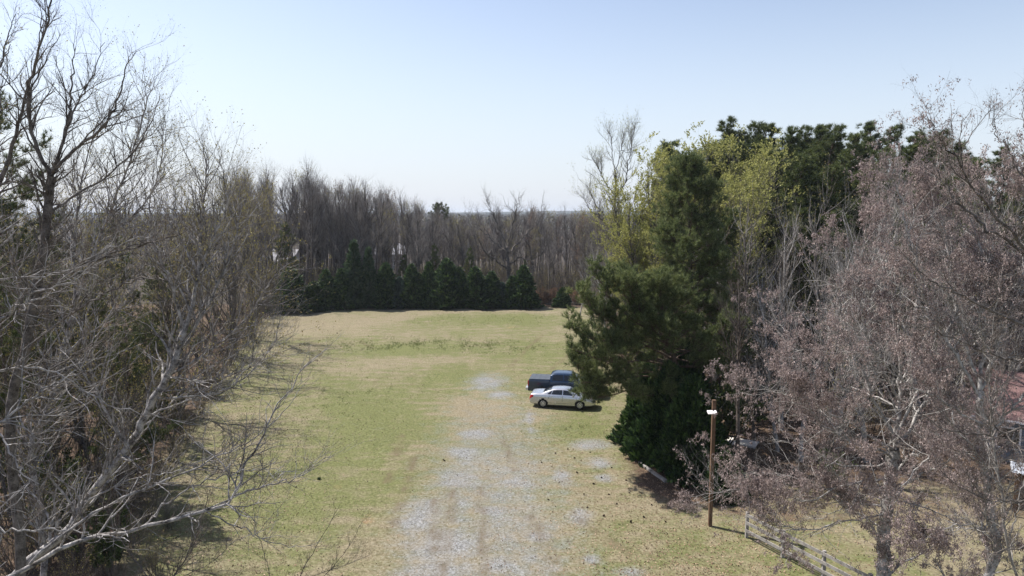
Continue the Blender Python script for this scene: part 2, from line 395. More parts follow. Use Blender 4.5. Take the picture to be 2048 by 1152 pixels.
def along(rng, B, n, t0=0.3, t1=1.0):
    P, R = B; N, K, _ = P.shape; idx = rng.integers(0, N, n); f = (t0+(t1-t0)*rng.random(n))*(K-1)
    k = np.minimum(f.astype(int), K-2); u = (f-k)[:, None]
    return P[idx, k]*(1-u)+P[idx, k+1]*u, nrm(P[idx, k+1]-P[idx, k])
def leafs(rng, pos, size, asp=0.6, dirv=None, droop=0.0):
    """small four-sided leaves"""
    n = len(pos); d = nrm(rng.normal(size=(n, 3)) + (0 if dirv is None else dirv*1.2) + np.array([0, 0, -droop]))
    q = nrm(np.cross(d, rng.normal(size=(n, 3)))); s = (size*rng.uniform(0.6, 1.3, n))[:, None]
    V = np.stack([pos, pos+d*s*0.5+q*s*asp*0.5, pos+d*s, pos+d*s*0.5-q*s*asp*0.5], 1).reshape(-1, 3)
    return V, np.arange(4*n).reshape(-1, 4)
def tufts(rng, pos, dirv, nb, length, width, spread=0.9):
    """bundles of needles as thin blades"""
    n = len(pos); p = np.repeat(pos, nb, 0); d = np.repeat(dirv, nb, 0)
    d = nrm(d + spread*rng.normal(size=(n*nb, 3)) + UP*0.25); q = nrm(np.cross(d, rng.normal(size=d.shape)))
    l = (length*rng.uniform(0.65, 1.2, n*nb))[:, None]; w = width
    V = np.stack([p - q*w*0.5, p + q*w*0.5, p+d*l], 1).reshape(-1, 3)
    return V, np.arange(3*n*nb).reshape(-1, 3)
def shift(VF, o): return VF[0]-np.asarray(o), VF[1]

def put_tree(name, label, ct, base, parts, group=None, rz=0):
    base = np.array([base[0], base[1], float(ground_z(base[0], base[1]))]) if len(base) == 2 else np.array(base)
    o = thing(name, label, ct, base, rz, group)
    for pn, (V, F), m in parts: mk(pn, V, F, m, o)
    return o

# ------------------------------------------------------------------ tree kinds (local coordinates, base at the origin)
def bare_parts(rng, h, r, dens=1.0, spread=0.28, crown_from=0.35, lean=0.03, twig=0.018, ang=0.55, S=5, fork=False, mt='bark_wood', mb='bark_wood', leaf=None, tw=0.035):
    P0 = np.zeros((1, 3)); P0[:, 2] = -0.3
    D0 = np.array([[lean*rng.normal(), lean*rng.normal(), 1]])
    tr = grow(rng, P0, D0, np.array([h*0.93]), np.array([r]), 12, tw, 0.05, 0.2)
    l1 = sprout(rng, tr, int(13*dens), crown_from, 0.97, ang, h*spread, r*0.5, 8, 0.12, 0.55, 0.6, 0.9, shrink=0.5)
    l2 = sprout(rng, cat(l1), int(60*dens), 0.15, 0.97, 0.6, h*spread*0.45, r*0.22, 6, 0.13, 0.4)
    l2b = sprout(rng, tr, int(14*dens), crown_from*0.8, 1.0, 0.7, h*0.12, r*0.2, 6, 0.13, 0.5)
    l2 = cat(l2, l2b)
    l3 = sprout(rng, l2, int(330*dens), 0.1, 1.0, 0.6, h*0.065, twig*1.3, 4, 0.16, 0.35)
    l4 = sprout(rng, l3, int(1000*dens), 0.1, 1.0, 0.6, h*0.035, twig, 3, 0.16, 0.3)
    parts = [('trunk', join(tubes(*tr, S+1), tubes(*l1, S)), M[mt]), ('crown', join(tubes(*l2, 4), tubes(*l3, 3), tubes(*l4, 3)), M[mb])]
    if leaf:
        mat, n, size = leaf
        pos, dv = along(rng, l4, n, 0.3); parts.append(('leaves', leafs(rng, pos, size, 0.7, dv), M[mat]))
    return parts

def pine_parts(rng, h, r, crown_from=0.35, Lmax=4.0, nl=60, n2=520, n3=2600, nb=9, length=0.24, width=0.022, shape='cone', mat='needle', lean=0.02, per=2):
    tr = grow(rng, np.array([[0, 0, -0.3]]), np.array([[lean*rng.normal(), lean*rng.normal(), 1]]), np.array([h]), np.array([r]), 14, 0.02, 0.03, 0.12)
    t_ = crown_from + (1-crown_from)*(np.arange(nl)+rng.random(nl))/nl; t_ = np.clip(t_, 0, 0.995)
    u = (t_-crown_from)/(1-crown_from)
    prof = (1-u)**0.8 + 0.12 if shape == 'cone' else np.sin(np.pi*np.clip(0.18+0.82*u, 0, 1))**0.6*0.9+0.15
    f = t_*13; k = np.minimum(f.astype(int), 12); w = (f-k)[:, None]
    p0 = tr[0][0][k]*(1-w)+tr[0][0][k+1]*w
    az = np.arange(nl)*2.4+rng.normal(size=nl)*0.4; el = 0.1+0.75*u+0.15*rng.normal(size=nl)
    D = np.stack([np.cos(az)*np.cos(el), np.sin(az)*np.cos(el), np.sin(el)], -1)
    l1 = grow(rng, p0, D, Lmax*prof*rng.uniform(0.55, 1.15, nl), np.maximum(r*0.28*(1-u*0.7), 0.02), 8, 0.09, 0.35, 0.25)
    l2 = sprout(rng, l1, n2, 0.25, 1.0, 0.75, 0.95, 0.02, 5, 0.13, 0.45, tpow=0.8)
    l3 = sprout(rng, cat(l2, l1), n3, 0.35, 1.0, 0.65, 0.42, 0.011, 3, 0.12, 0.5)
    pos, dv = along(rng, l3, n3*per, 0.55, 1.0)
    pos2, dv2 = l3[0][:, -1], nrm(l3[0][:, -1]-l3[0][:, -2])
    V = tufts(rng, np.concatenate([pos, pos2]), np.concatenate([dv, dv2]), nb, length, width, 0.75)
    return [('trunk', join(tubes(*tr, 8), tubes(*l1, 5)), M['bark_pine']), ('branches', join(tubes(*l2, 3), tubes(*l3, 3)), M['bark_pine']), ('needles', V, M[mat])]

def cypress_parts(rng, h, rad, n, size, mat='cypress', power=0.75, skirt=0.03, nb=4, la=1.0):
    tr = grow(rng, np.array([[0, 0, -0.2]]), np.array([[0.02, 0, 1.0]]), np.array([h*0.95]), np.array([0.05+0.012*h]), 8, 0.02, 0, 0.15)
    u = 1-np.sqrt(rng.random(n)); u = np.where(rng.random(n) < 0.3, rng.random(n), u)
    az = rng.random(n)*2*np.pi; ph = rng.random(4)*6.28
    lob = 1+la*(0.12*np.sin(3*az+ph[0]+u*5)+0.11*np.sin(5*az+ph[1]-u*13)+0.10*np.sin(7*az+u*31+ph[2])+0.09*np.sin(11*az-u*43+ph[3]))
    R = rad*((1-u)**power)*np.clip(0.72+u*4, 0, 1)*lob
    rr = R*(0.45+0.55*np.sqrt(rng.random(n)))
    zz = h*(skirt+(1-skirt)*u)
    pos = np.stack([np.cos(az)*rr, np.sin(az)*rr, zz-0.12*rr], -1)
    dv = nrm(np.stack([np.cos(az), np.sin(az), 0.7+0.9*u], -1))
    p = np.repeat(pos, nb, 0); d = nrm(np.repeat(dv, nb, 0)+0.42*rng.normal(size=(n*nb, 3)))
    q = nrm(np.cross(d, rng.normal(size=d.shape))); l = (size*rng.uniform(0.6, 1.3, n*nb))[:, None]
    V = np.stack([p-q*l*0.08, p+q*l*0.22+d*l*0.35, p+d*l, p-q*l*0.2+d*l*0.45], 1).reshape(-1, 3)
    nl = 40; t_ = rng.random(nl)*0.85+0.05; a2 = rng.random(nl)*6.28
    l1 = grow(rng, np.stack([0*t_, 0*t_, h*t_], -1), np.stack([np.cos(a2), np.sin(a2), 0.6+0*a2], -1), rad*(1-t_)**power*0.85, np.full(nl, 0.025), 4, 0.08, 0.3)
    return [('trunk', join(tubes(*tr, 6), tubes(*l1, 3)), M['bark_pine']), ('crown', (V, np.arange(4*n*nb).reshape(-1, 4)), M[mat])]

def shrub_parts(rng, h, rad, n1, n2, n3, r=0.02, mat='bark_wood', leaf=None, twig=0.008):
    a = rng.random(n1)*6.28; s = rng.random(n1)
    D = np.stack([np.cos(a)*s*rad/h, np.sin(a)*s*rad/h, np.ones(n1)], -1)
    l1 = grow(rng, np.stack([np.cos(a)*s*rad*0.25, np.sin(a)*s*rad*0.25, np.full(n1, -0.1)], -1), D, h*rng.uniform(0.6, 1.05, n1), np.full(n1, r), 7, 0.1, 0.1)
    l2 = sprout(rng, l1, n2, 0.15, 1, 0.6, h*0.25, r*0.5, 4, 0.15, 0.3)
    l3 = sprout(rng, l2, n3, 0.1, 1, 0.6, h*0.12, twig, 3, 0.15, 0.2)
    parts = [('stem', tubes(*l1, 4), M[mat]), ('twigs', join(tubes(*l2, 3), tubes(*l3, 3)), M[mat])]
    if leaf:
        m, n, size = leaf; pos, dv = along(rng, cat(l3, l2), n, 0.1); parts.append(('leaves', leafs(rng, pos, size, 0.7, dv), M[m]))
    return parts

# ------------------------------------------------------------------ the near trees on the left
rng = np.random.default_rng(21)
def near_tree(name, label, ct, base, limbs, d1, d2, d3, d4, L=(2.6, 1.25, 0.6, 0.3), mats=('bark_grey', 'bark_twig'), leaf=None, up=0.35, budsize=0.02, r=(0.035, 0.016, 0.008, 0.0055), jit=0.02, group=None, S=7, ang=0.7, t0=0.12, tiptrop=0.25):
    base = np.array(base, float)
    limbs = [(p_, a_*0.68, b_*0.8) for p_, a_, b_ in limbs]
    sk = skel([([p if len(p) == 3 and isinstance(p, np.ndarray) else np.array(p, float) for p in pts], a, b) for pts, a, b in limbs], 26, jit, rng)
    inb = (np.diff(sk[0][:, :, 2], axis=1).sum(1) > -99).astype(float)
    l1 = sprout(rng, sk, d1, t0, 1.0, ang, L[0], r[0], 9, 0.16, up, sel=np.array([0.45 if a > 0.13 else 1.0 for _, a, _ in limbs]))
    l2 = sprout(rng, cat(l1, sk), d2, 0.12, 1, 0.7, L[1], r[1], 7, 0.17, up*0.8)
    l3 = sprout(rng, cat(l2, l1), d3, 0.1, 1, 0.7, L[2], r[2], 5, 0.17, up*0.6)
    l4 = sprout(rng, cat(l3, l2), d4, 0.1, 1, 0.7, L[3], r[3], 4, 0.15, tiptrop)
    parts = [('trunk', shift(join(tubes(*sk, S), tubes(*l1, 5), tubes(*l2, 4)), base), M[mats[0]]),
             ('twigs', shift(join(tubes(*l3, 3), tubes(*l4, 3)), base), M[mats[1]])]
    if leaf:
        pn, m, n, size, asp, droop = leaf
        pos, dv = along(rng, cat(l4, l3), n, 0.3)
        if droop:
            x_, y_, z_ = pos.T; f_ = np.sin(1.7*x_+0.9*z_+0.7)+np.sin(2.1*y_-1.3*x_)+np.sin(1.9*z_+1.4*y_+2)+0.6*np.sin(5.1*x_+4.3*z_)+0.7*rng.normal(size=n); k_ = f_ > 0.45; pos, dv = pos[k_], dv[k_]; m_ = len(pos)//6; pos = np.repeat(pos[:m_], 6, 0)+rng.normal(size=(m_*6, 3))*[0.035, 0.035, 0.045]-[0, 0, 0.04]; dv = np.repeat(dv[:m_], 6, 0)
        parts.append((pn, shift(leafs(rng, pos, size, asp, dv if droop == 0 else None, droop), base), M[m]))
    else:
        tips = np.concatenate([l4[0][:, -1], l3[0][:, -1]]); parts.append(('buds', shift(leafs(rng, tips, budsize, 0.9), base), M['bud']))
    return put_tree(name, label, ct, base, parts, group)
def Q(lst, Y0, Y1=None):
    Y1 = Y0 if Y1 is None else Y1; n = len(lst)
    return [W(x, y, Y0+(Y1-Y0)*k/max(n-1, 1)) for k, (x, y) in enumerate(lst)]

# tall one at the far left, forking against the sky
A = 17.0
near_tree('bare_tree', 'tall bare tree at the left edge, its trunk forking against the sky into long limbs', 'tree', (-13.2, 17, 0),
 [([(-13.2, 17, -0.2), (-12.9, 17, 4)]+Q([(20,850),(52,690),(80,540),(95,430),(102,352)], A), 0.19, 0.12),
  (Q([(102,352),(68,282),(58,185),(80,97),(104,0),(112,-50)], A, 16.2), 0.075, 0.012),
  (Q([(101,356),(136,243),(141,200),(146,146),(152,95)], A, 17.8), 0.06, 0.01),
  (Q([(102,350),(160,292),(204,258),(233,204),(253,141),(272,102)], A, 17.4), 0.065, 0.008),
  (Q([(104,345),(130,270),(150,215),(180,160),(209,83)], A, 18.6), 0.06, 0.008),
  (Q([(95,430),(150,390),(215,352),(268,300),(305,240),(318,190)], A, 19), 0.05, 0.008),
    (Q([(70,590),(150,540),(230,505),(320,480),(390,455)], A, 15), 0.055, 0.01),
  (Q([(50,700),(110,650),(190,600),(270,560),(340,560)], A, 14), 0.05, 0.01),
  (Q([(40,760),(100,740),(180,690),(240,670)], A, 19), 0.05, 0.01)],
 120, 560, 2200, 5500, L=(1.5, 0.85, 0.45, 0.22), r=(0.026, 0.013, 0.007, 0.005))
# off the left edge, leaning in
near_tree('bare_tree', 'bare tree leaning in from beyond the left edge, only its upper branches in view', 'tree', (-17.5, 19, 0),
 [([(-17.5, 19, -0.2), (-16.8, 19, 6)]+Q([(-120,700),(-60,520),(0,360),(29,272),(53,194),(76,110)], 19, 18.5), 0.17, 0.02),
  (Q([(-60,520),(-40,360),(-20,230),(5,110),(30,30)], 19, 20), 0.08, 0.01),
  (Q([(0,360),(-20,240),(-5,150),(20,90)], 19, 17), 0.05, 0.01),
  (Q([(-90,610),(0,540),(90,500),(160,440)], 19, 21), 0.06, 0.01)],
 34, 150, 600, 1500, L=(1.6, 0.9, 0.5, 0.25), leaf=('buds', 'bud_green', 1200, 0.04, 0.7, 0))
# big trunk leaning to the right across the left third
near_tree('bare_tree', 'bare tree with a thick dark trunk leaning right across the left thicket', 'tree', (-18.5, 21, 0),
 [([(-18.5, 21, -0.2)]+Q([(28,1152),(130,1066),(170,1004),(255,896),(289,834),(334,755),(351,715),(368,664)], 21, 22), 0.22, 0.13),
  (Q([(368,664),(385,613),(396,545),(402,470),(408,400),(412,340),(406,290)], 22, 23), 0.11, 0.012),
  (Q([(351,715),(400,640),(440,560),(470,480),(478,420),(470,378)], 22, 24), 0.07, 0.01),
  (Q([(368,664),(340,560),(310,490),(300,410),(310,345)], 22, 21), 0.07, 0.01),
  (Q([(334,755),(420,700),(490,640),(530,580),(575,525)], 22, 20), 0.06, 0.01),
  (Q([(289,834),(380,800),(470,770),(540,700),(560,640)], 22, 23), 0.06, 0.01),
  (Q([(396,545),(430,470),(455,410),(448,355),(440,318)], 22.4, 22), 0.05, 0.008),
  (Q([(255,896),(200,800),(170,700),(180,600),(210,500)], 21, 20), 0.07, 0.01),
  (Q([(396,545),(360,470),(350,420),(352,368)], 22.4, 24), 0.05, 0.008),
  (Q([(170,1004),(260,960),(360,940),(450,900)], 21, 22), 0.05, 0.01),
  (Q([(334,755),(420,760),(500,735),(540,700)], 22, 19), 0.05, 0.01)],
 320, 1150, 4000, 9500, L=(2.4, 1.2, 0.58, 0.28), r=(0.045, 0.022, 0.010, 0.006), mats=('bark_lichen', 'bark_twig'), leaf=('buds', 'bud_green', 7000, 0.045, 0.7, 0))
# the near low limbs reaching out over the drive
near_tree('bare_tree', 'nearest bare tree on the left with long pale lichened limbs reaching low over the grass', 'tree', (-11.5, 11.5, 0),
 [([(-11.5, 11.5, -0.2), (-11.0, 11.6, 4)]+Q([(-60,1190),(-75,1000),(-70,800),(-50,600),(-30,450)], 12, 13), 0.19, 0.05),
  (Q([(-62,1180),(28,1145),(113,1100),(187,1072),(283,1057),(368,1035),(441,1009),(475,981),(498,919),(526,862),(543,828),(589,772),(611,726),(651,698)], 12, 14), 0.075, 0.006),
  (Q([(60,1128),(130,1066),(226,1004),(294,975),(368,947),(424,919),(470,896),(526,862),(540,800)], 12.1, 13.6), 0.045, 0.008),
  (Q([(441,1009),(509,975),(566,964),(622,936),(662,907)], 13.3, 14), 0.03, 0.005),
  (Q([(407,1020),(464,1049),(509,1071),(566,1094),(640,1085)], 13.2, 14.2), 0.025, 0.005),
  (Q([(-70,1010),(0,1060),(85,1060),(170,1066),(230,1090)], 12, 12.5), 0.035, 0.008),
  (Q([(-72,900),(0,845),(68,794),(124,760),(186,738),(250,700)], 12, 13), 0.04, 0.006),
  (Q([(-70,860),(0,868),(40,935),(55,975),(10,1020)], 12, 11), 0.03, 0.006),
  (Q([(-60,700),(0,640),(70,590),(150,560),(210,520)], 12.4, 12), 0.04, 0.006),
  (Q([(283,1057),(340,1000),(420,960),(500,940),(600,945)], 12.8, 13), 0.03, 0.005),
  (Q([(-70,760),(20,740),(110,745),(200,800),(300,830),(400,850)], 12.2, 14), 0.04, 0.005),
  (Q([(-50,560),(40,560),(130,540),(230,490),(330,470)], 12.8, 14), 0.035, 0.005)],
 180, 700, 2600, 6000, L=(1.5, 0.8, 0.38, 0.19), mats=('bark_lichen', 'bark_twig'), up=0.15, r=(0.034, 0.017, 0.008, 0.005), jit=0.03, t0=0.2)
near_tree('bare_tree', 'slender bare tree between the forked tree and the leaning trunk, with yellowish swelling buds', 'tree', (-18.2, 25, 0),
 [([(-18.2, 25, -0.2), (-18.0, 25, 3)]+Q([(60,900),(96,817),(124,709),(150,600)], 25), 0.18, 0.1),
  (Q([(150,600),(190,500),(230,400),(265,300),(295,200),(300,165)], 25, 25), 0.09, 0.01),
  (Q([(150,600),(150,480),(165,360),(190,260),(215,200)], 25, 27), 0.07, 0.01),
  (Q([(190,500),(260,440),(310,370),(325,290),(322,240)], 25, 24), 0.06, 0.01),
  (Q([(124,709),(200,650),(260,590),(300,500),(345,430)], 25, 26), 0.06, 0.01),
  (Q([(110,760),(60,650),(30,540),(20,450)], 25, 24), 0.06, 0.01)],
 240, 950, 3200, 7500, L=(2.4, 1.25, 0.6, 0.3), r=(0.042, 0.021, 0.010, 0.006), mats=('bark_lichen', 'bark_twig'), leaf=('buds', 'bud_green', 6000, 0.05, 0.7, 0))
near_tree('sapling', 'fine-twigged bare sapling at the bottom edge, its tips against the gravelly drive', 'tree', (-6.9, 20.5, 0),
 [([(-6.9, 20.5, -0.2), (-6.8, 20.5, 1)]+Q([(560,1250),(600,1152),(640,1080),(680,1010)], 20.5), 0.04, 0.006),
  (Q([(575,1220),(650,1150),(700,1090),(725,1040)], 20.5, 20), 0.02, 0.004),
  (Q([(560,1250),(540,1150),(520,1080),(500,1040)], 20.5, 21), 0.02, 0.004),
  (Q([(600,1160),(690,1130),(740,1110)], 20.5, 21), 0.015, 0.004)],
 50, 200, 700, 1600, L=(0.9, 0.5, 0.28, 0.15), r=(0.01, 0.007, 0.005, 0.004), jit=0.01)
near_tree('sapling', 'low bare sapling under the long limbs, left of the fine-twigged sapling at the bottom', 'tree', (-10.6, 20, 0),
 [([(-10.6, 20, -0.2)]+Q([(330,1200),(370,1120),(400,1050),(420,980)], 20), 0.05, 0.006),
  (Q([(330,1200),(270,1120),(230,1060),(210,1000)], 20, 21), 0.03, 0.004),
  (Q([(350,1160),(430,1120),(480,1060)], 20, 20), 0.02, 0.004)],
 60, 300, 900, 2000, L=(1.1, 0.6, 0.3, 0.16), r=(0.012, 0.008, 0.005, 0.004), jit=0.01)

# ------------------------------------------------------------------ the wood's edge on the left, 27 to 100 m out
rng = np.random.default_rng(33)
arch = []
for k in range(5):
    h = 14
    arch.append(bare_parts(rng, h, 0.15, 1.6, 0.48, 0.10, 0.16, 0.014, 0.85, tw=0.10, mt='bark_grey', mb='bark_twig', leaf=('bud_green', [2600, 5200, 1200, 6800, 300][k], 0.075)))
made = {}; RANK = {}
ORD = 'leftmost,second,third,fourth,fifth,sixth,seventh,eighth,ninth,tenth,eleventh,twelfth,thirteenth,fourteenth,fifteenth,sixteenth,seventeenth,eighteenth,nineteenth,twentieth,twenty-first,twenty-second,twenty-third,twenty-fourth,twenty-fifth,twenty-sixth,twenty-seventh,twenty-eighth,twenty-ninth,thirtieth,thirty-first,thirty-second,thirty-third,thirty-fourth,thirty-fifth,thirty-sixth,thirty-seventh,thirty-eighth,thirty-ninth,fortieth'.split(',')
def ranked(key, o, px): RANK.setdefault(key, []).append((px, o))
def write_ranks():
    for key, L in RANK.items():
        L.sort(key=lambda q: q[0])
        for k, (px, o) in enumerate(L):
            if k == len(L)-1: o['label'] = 'rightmost of the ' + key
            else: o['label'] = (ORD[k] + ' of the ' if k == 0 else ORD[k] + ' from left of the ') + key
def from_arch(store, key, parts, name, label, ct, base, sc, rz, group):
    base = (base[0], base[1], float(ground_z(base[0], base[1])))
    if key not in made:
        made[key] = put_tree(name, label, ct, base, parts, group); o = made[key]; o.rotation_euler = (0, 0, rz); o.scale = sc; return o
    o = dup(made[key], base, rz, sc, label, group); o.name = name; return o
def at_px(px, Y): return (W(px, 600, Y)[0], Y)
def hpx(py, Y): return W(1024, py, Y)[2]     # height of a thing reaching that row at that distance
GL = 'budding trees along the left edge of the field'
edge_trees = [ # px of trunk, distance, row of the top, kind
 (437,63,455,4,'dark-trunked bare tree at the left edge of the field, its shadow on the grass'),
 (495,80,345,3,None),(470,72,395,0,None),(540,100,470,1,None),(430,76,360,0,None),(395,66,400,1,None),(350,60,370,3,None),(300,52,380,0,None),
 (250,46,400,1,None),(200,50,390,3,None),(140,44,400,0,None),(90,48,380,1,None),(30,42,400,3,None),(-40,44,380,0,None),(320,40,520,2,None),(240,36,560,1,None),
 (150,34,540,0,None),(60,33,520,2,None),(-30,33,480,1,None),(390,88,420,2,None),(520,92,500,4,None),(500,68,560,2,None),(110,30,640,0,None),(20,28,700,1,None),(200,29,720,2,None),(-60,29,600,3,None),(430,96,340,3,None),(370,80,350,1,None),(460,100,335,1,None)]
for px, Y, py, k, lab in edge_trees:
    h = hpx(py+38, Y); s = h/13.6; x, y = at_px(px, Y)
    o_ = from_arch(None, 'edge%d' % k, arch[k], 'budding_tree', lab or 'budding tree', 'tree', (x, y), (s*0.95, s*0.95, s), rng.random()*6.28, None if lab else GL)
    if not lab: ranked('budding trees in the nearer left thicket' if Y < 45 else ('budding trees midway along the left edge' if Y < 80 else 'budding trees at the far left corner of the field'), o_, px)
# pines inside the left wood
parch = [pine_parts(rng, 16, 0.2, 0.35, 3.0, 46, 420, 1900, 9, 0.27, 0.028, 'round', 'needle_far'), pine_parts(rng, 16, 0.2, 0.25, 3.2, 56, 500, 2200, 9, 0.27, 0.028, 'cone', 'needle_far'), pine_parts(rng, 16, 0.2, 0.5, 3.4, 34, 340, 1700, 9, 0.27, 0.028, 'round', 'needle_far', 0.05)]
for k, (px, Y, py, a, lab) in enumerate([(-10,40,215,0,'tall dark pine at the left edge, its top in the sky behind bare branches'),(60,38,420,1,'pine half hidden behind the forked bare tree at the left'),
     (215,52,440,1,'pointed pine behind the thicket, below the budded crowns left of the leaning trunk'),(130,36,560,0,'low bushy pine deep in the left thicket'),(330,58,510,1,'small pine behind the leaning trunk'),(240,33,640,1,'young pine beneath the long pale limbs'),(20,30,560,0,'broad pine low at the left edge behind the near limbs'),(290,44,640,0,'low pine right of the young pine in the left thicket')]):
    h = hpx(py, Y); s = h/16
    from_arch(None, 'lpine%d' % a, parch[a], 'pine_tree', lab, 'tree', at_px(px, Y), (s, s, s), rng.random()*6.28, None)
ev = shrub_parts(rng, 2.6, 1.5, 14, 110, 500, 0.02, 'bark_dark', ('evergreen_leaf', 9000, 0.10))
for px, Y, h, lab in [(340,49,2.6,'dark green evergreen shrub on the left slope under the leaning trunk'),(120,30,3.4,'olive evergreen shrub low in the left thicket'),(235,46,4.2,'tall evergreen shrub in the left thicket behind the pale limbs'),(60,34,4.0,'leafy evergreen shrub near the left edge'),(180,27,2.4,'low evergreen shrub near the bottom left'),(330,68,4.0,'evergreen shrub at the back of the left thicket')]:
    s = h/2.6; from_arch(None, 'ev', ev, 'evergreen_shrub', lab, 'shrub', at_px(px, Y), (s, s, s), rng.random()*6.28, None)
br = [shrub_parts(rng, 2.2, 1.5, 22, 200, 900, 0.014, 'bark_twig'), shrub_parts(rng, 3.5, 2.2, 26, 260, 1200, 0.02, 'bark_twig', ('bud_green', 900, 0.06))]
for px, Y, h in [(548,103,5),(530,98,5.5),(510,93,6),(498,86,5),(520,104,7),(485,78,4.5),(470,70,4),(455,66,3),(420,58,3),(410,54,2.6),(395,50,2.2),(360,44,2.2),(340,40,2),(300,36,2.4),(270,32,2.2),(310,31,1.6),(230,29,2),(340,46,1.5),
                 (180,32,2.8),(120,28,2.5),(60,28,3),(0,27,3),(150,40,3.4),(90,40,3.4),(250,40,2.6),(200,36,3),(20,36,3),(-20,32,3),(280,27,1.8),(200,25.5,2.0),(90,25,2.2),(440,84,5),(400,74,5),(350,64,4.5),(290,56,4),(230,56,4),(170,54,4),(100,56,4.5),(30,52,4.5),(-30,50,4.5)]:
    k = int(rng.integers(0, 2)); s = h/(2.2, 3.5)[k]
    from_arch(None, 'br%d' % k, br[k], 'leafless_shrub', 'grey leafless twiggy shrub in the brush at the foot of the left wood', 'shrub', at_px(px, Y), (s, s, s), rng.random()*6.28, 'leafless brush under the left wood')

# ------------------------------------------------------------------ the evergreen row across the far end of the field
rng = np.random.default_rng(5)
ca = {'d0': cypress_parts(rng, 6, 1.55, 2300, 0.46, la=1.6), 'd1': cypress_parts(rng, 6, 1.7, 2300, 0.5, power=0.6, la=1.8), 'd2': cypress_parts(rng, 6, 1.4, 2100, 0.42, power=0.95),
      'p0': cypress_parts(rng, 8, 1.5, 2400, 0.55, 'cypress_pale', 0.85, la=1.8), 'b0': cypress_parts(rng, 6, 1.4, 2000, 0.4, 'cypress_blue', 0.8)}
hh_ = {'d0': 6, 'd1': 6, 'd2': 6, 'p0': 8, 'b0': 6}
row = [(579,627,540,'d1',1.25,'dark evergreen at the left end of the far row'),(604,625,572,'d0',0.9,'short dark evergreen, second from the left end of the far row'),(626,624,566,'d1',1,'short evergreen below the low gap near the left end of the far row'),(650,622,543,'d0',1.1,'pointed dark evergreen in the far row, second to the left of the pale pair'),
 (681,620,540,'d2',1.1,'narrow dark evergreen just left of the tall pale pair in the far row'),(707,618,486,'p0',1,'tall pale green evergreen, left one of the pale pair in the far row'),(736,618,500,'p0',0.95,'tall pale green evergreen, right one of the pale pair in the far row'),(771,617,530,'d1',1.1,'broad dark evergreen just right of the tall pale pair'),
 (798,617,555,'b0',0.95,'short evergreen between two broad dark ones left of the middle of the far row'),(822,617,532,'d0',1.1,'dark evergreen with a blue-green one in front on its left, middle of the far row'),(840,617,550,'d2',1,'slim evergreen left of the highest dark one in the far row'),(857,617,528,'d0',1,'evergreen just left of the highest dark one in the far row'),
 (893,617,523,'d1',1.2,'broad dark evergreen right of the highest one in the far row'),(918,617,538,'d0',1.05,'evergreen in the right half of the far row, behind a red-leaved shrub'),
 (950,617,538,'d1',1.1,'broad evergreen in the right half of the far row between the red-leaved shrubs'),(983,617,546,'d0',1.05,'evergreen just right of the second red-leaved shrub'),(1004,617,566,'b0',1,'short blue-green evergreen third from the right end of the far row'),(1024,617,554,'d2',1,'slim dark evergreen second from the right end of the far row'),(1047,617,534,'d0',1.05,'cone-shaped dark evergreen at the right end of the far row')]
for px, pb, pt, k, w, lab in row:
    b = G(px, pb); Y = b[1]+1.0; h = hpx(pt, Y); s = h/hh_[k]
    w2 = 1.3*w*max(0.72, min(1.3, 5.6/h))*s
    from_arch(None, 'row'+k, ca[k], 'evergreen_tree', lab, 'tree', (b[0], Y), (w2*rng.uniform(0.85, 1.2), w2*rng.uniform(0.85, 1.15), s), rng.random()*6.28, None)
from_arch(None, 'rowb0', ca['b0'], 'evergreen_tree', 'narrow pale blue-green evergreen standing forward of the row, left of its middle', 'tree', (G(806, 617)[0], 106.5), (0.55, 0.55, 0.72), 1.0, None)
from_arch(None, 'rowd1', ca['d1'], 'evergreen_shrub', 'round dark evergreen bush by itself to the right of the far row', 'shrub', (G(1126, 616)[0], 108), (0.75, 0.75, 0.5), 1.0, None)
fp = [pine_parts(rng, 16, 0.2, 0.2, 3.0, 46, 380, 1500, 8, 0.4, 0.05, 'cone', 'needle_far'), pine_parts(rng, 18, 0.2, 0.7, 2.8, 26, 240, 1100, 8, 0.4, 0.05, 'round', 'needle_far')]
for px, Y, py, k, w, lab in [(573,118,448,0,1.3,'big dark cedar rising behind the left end of the evergreen row'),(806,116,510,0,1.0,'dark pine behind the middle of the evergreen row'),(874,113,492,0,0.9,'dark pine forming the highest dark point of the evergreen row'),(938,114,496,0,0.9,'loose pine behind the right half of the evergreen row'),
                      (624,150,392,1,0.8,'slim pine with a small green top among the tall bare trees'),(888,165,410,1,1.0,'small flat-topped pine reaching the skyline at the middle of the wood'),(645,128,520,0,1,'pine among the trunks behind the left part of the evergreen row'),(1052,122,520,0,0.8,'thin pine behind the right end of the evergreen row')]:
    h = hpx(py, Y); s = h/(16, 18)[k]
    from_arch(None, 'fp%d' % k, fp[k], 'pine_tree', lab, 'tree', at_px(px, Y), (s*w, s*w, s), rng.random()*6.28, None)
rs = shrub_parts(rng, 1.6, 1.1, 14, 90, 300, 0.015, 'bark_dark', ('red_leaf', 1500, 0.12))
for px, lab in [(903,'red-leaved shrub at the foot of the evergreen row, the left of the two'),(969,'red-leaved shrub at the foot of the evergreen row, the right of the two')]:
    from_arch(None, 'rs', rs, 'red_shrub', lab, 'shrub', (G(px, 617)[0], 106.8), (1, 1, 1), rng.random()*6, None)
bb = shrub_parts(rng, 2.2, 1.6, 18, 120, 500, 0.015, 'bark_wood', ('brown_leaf', 1800, 0.12))
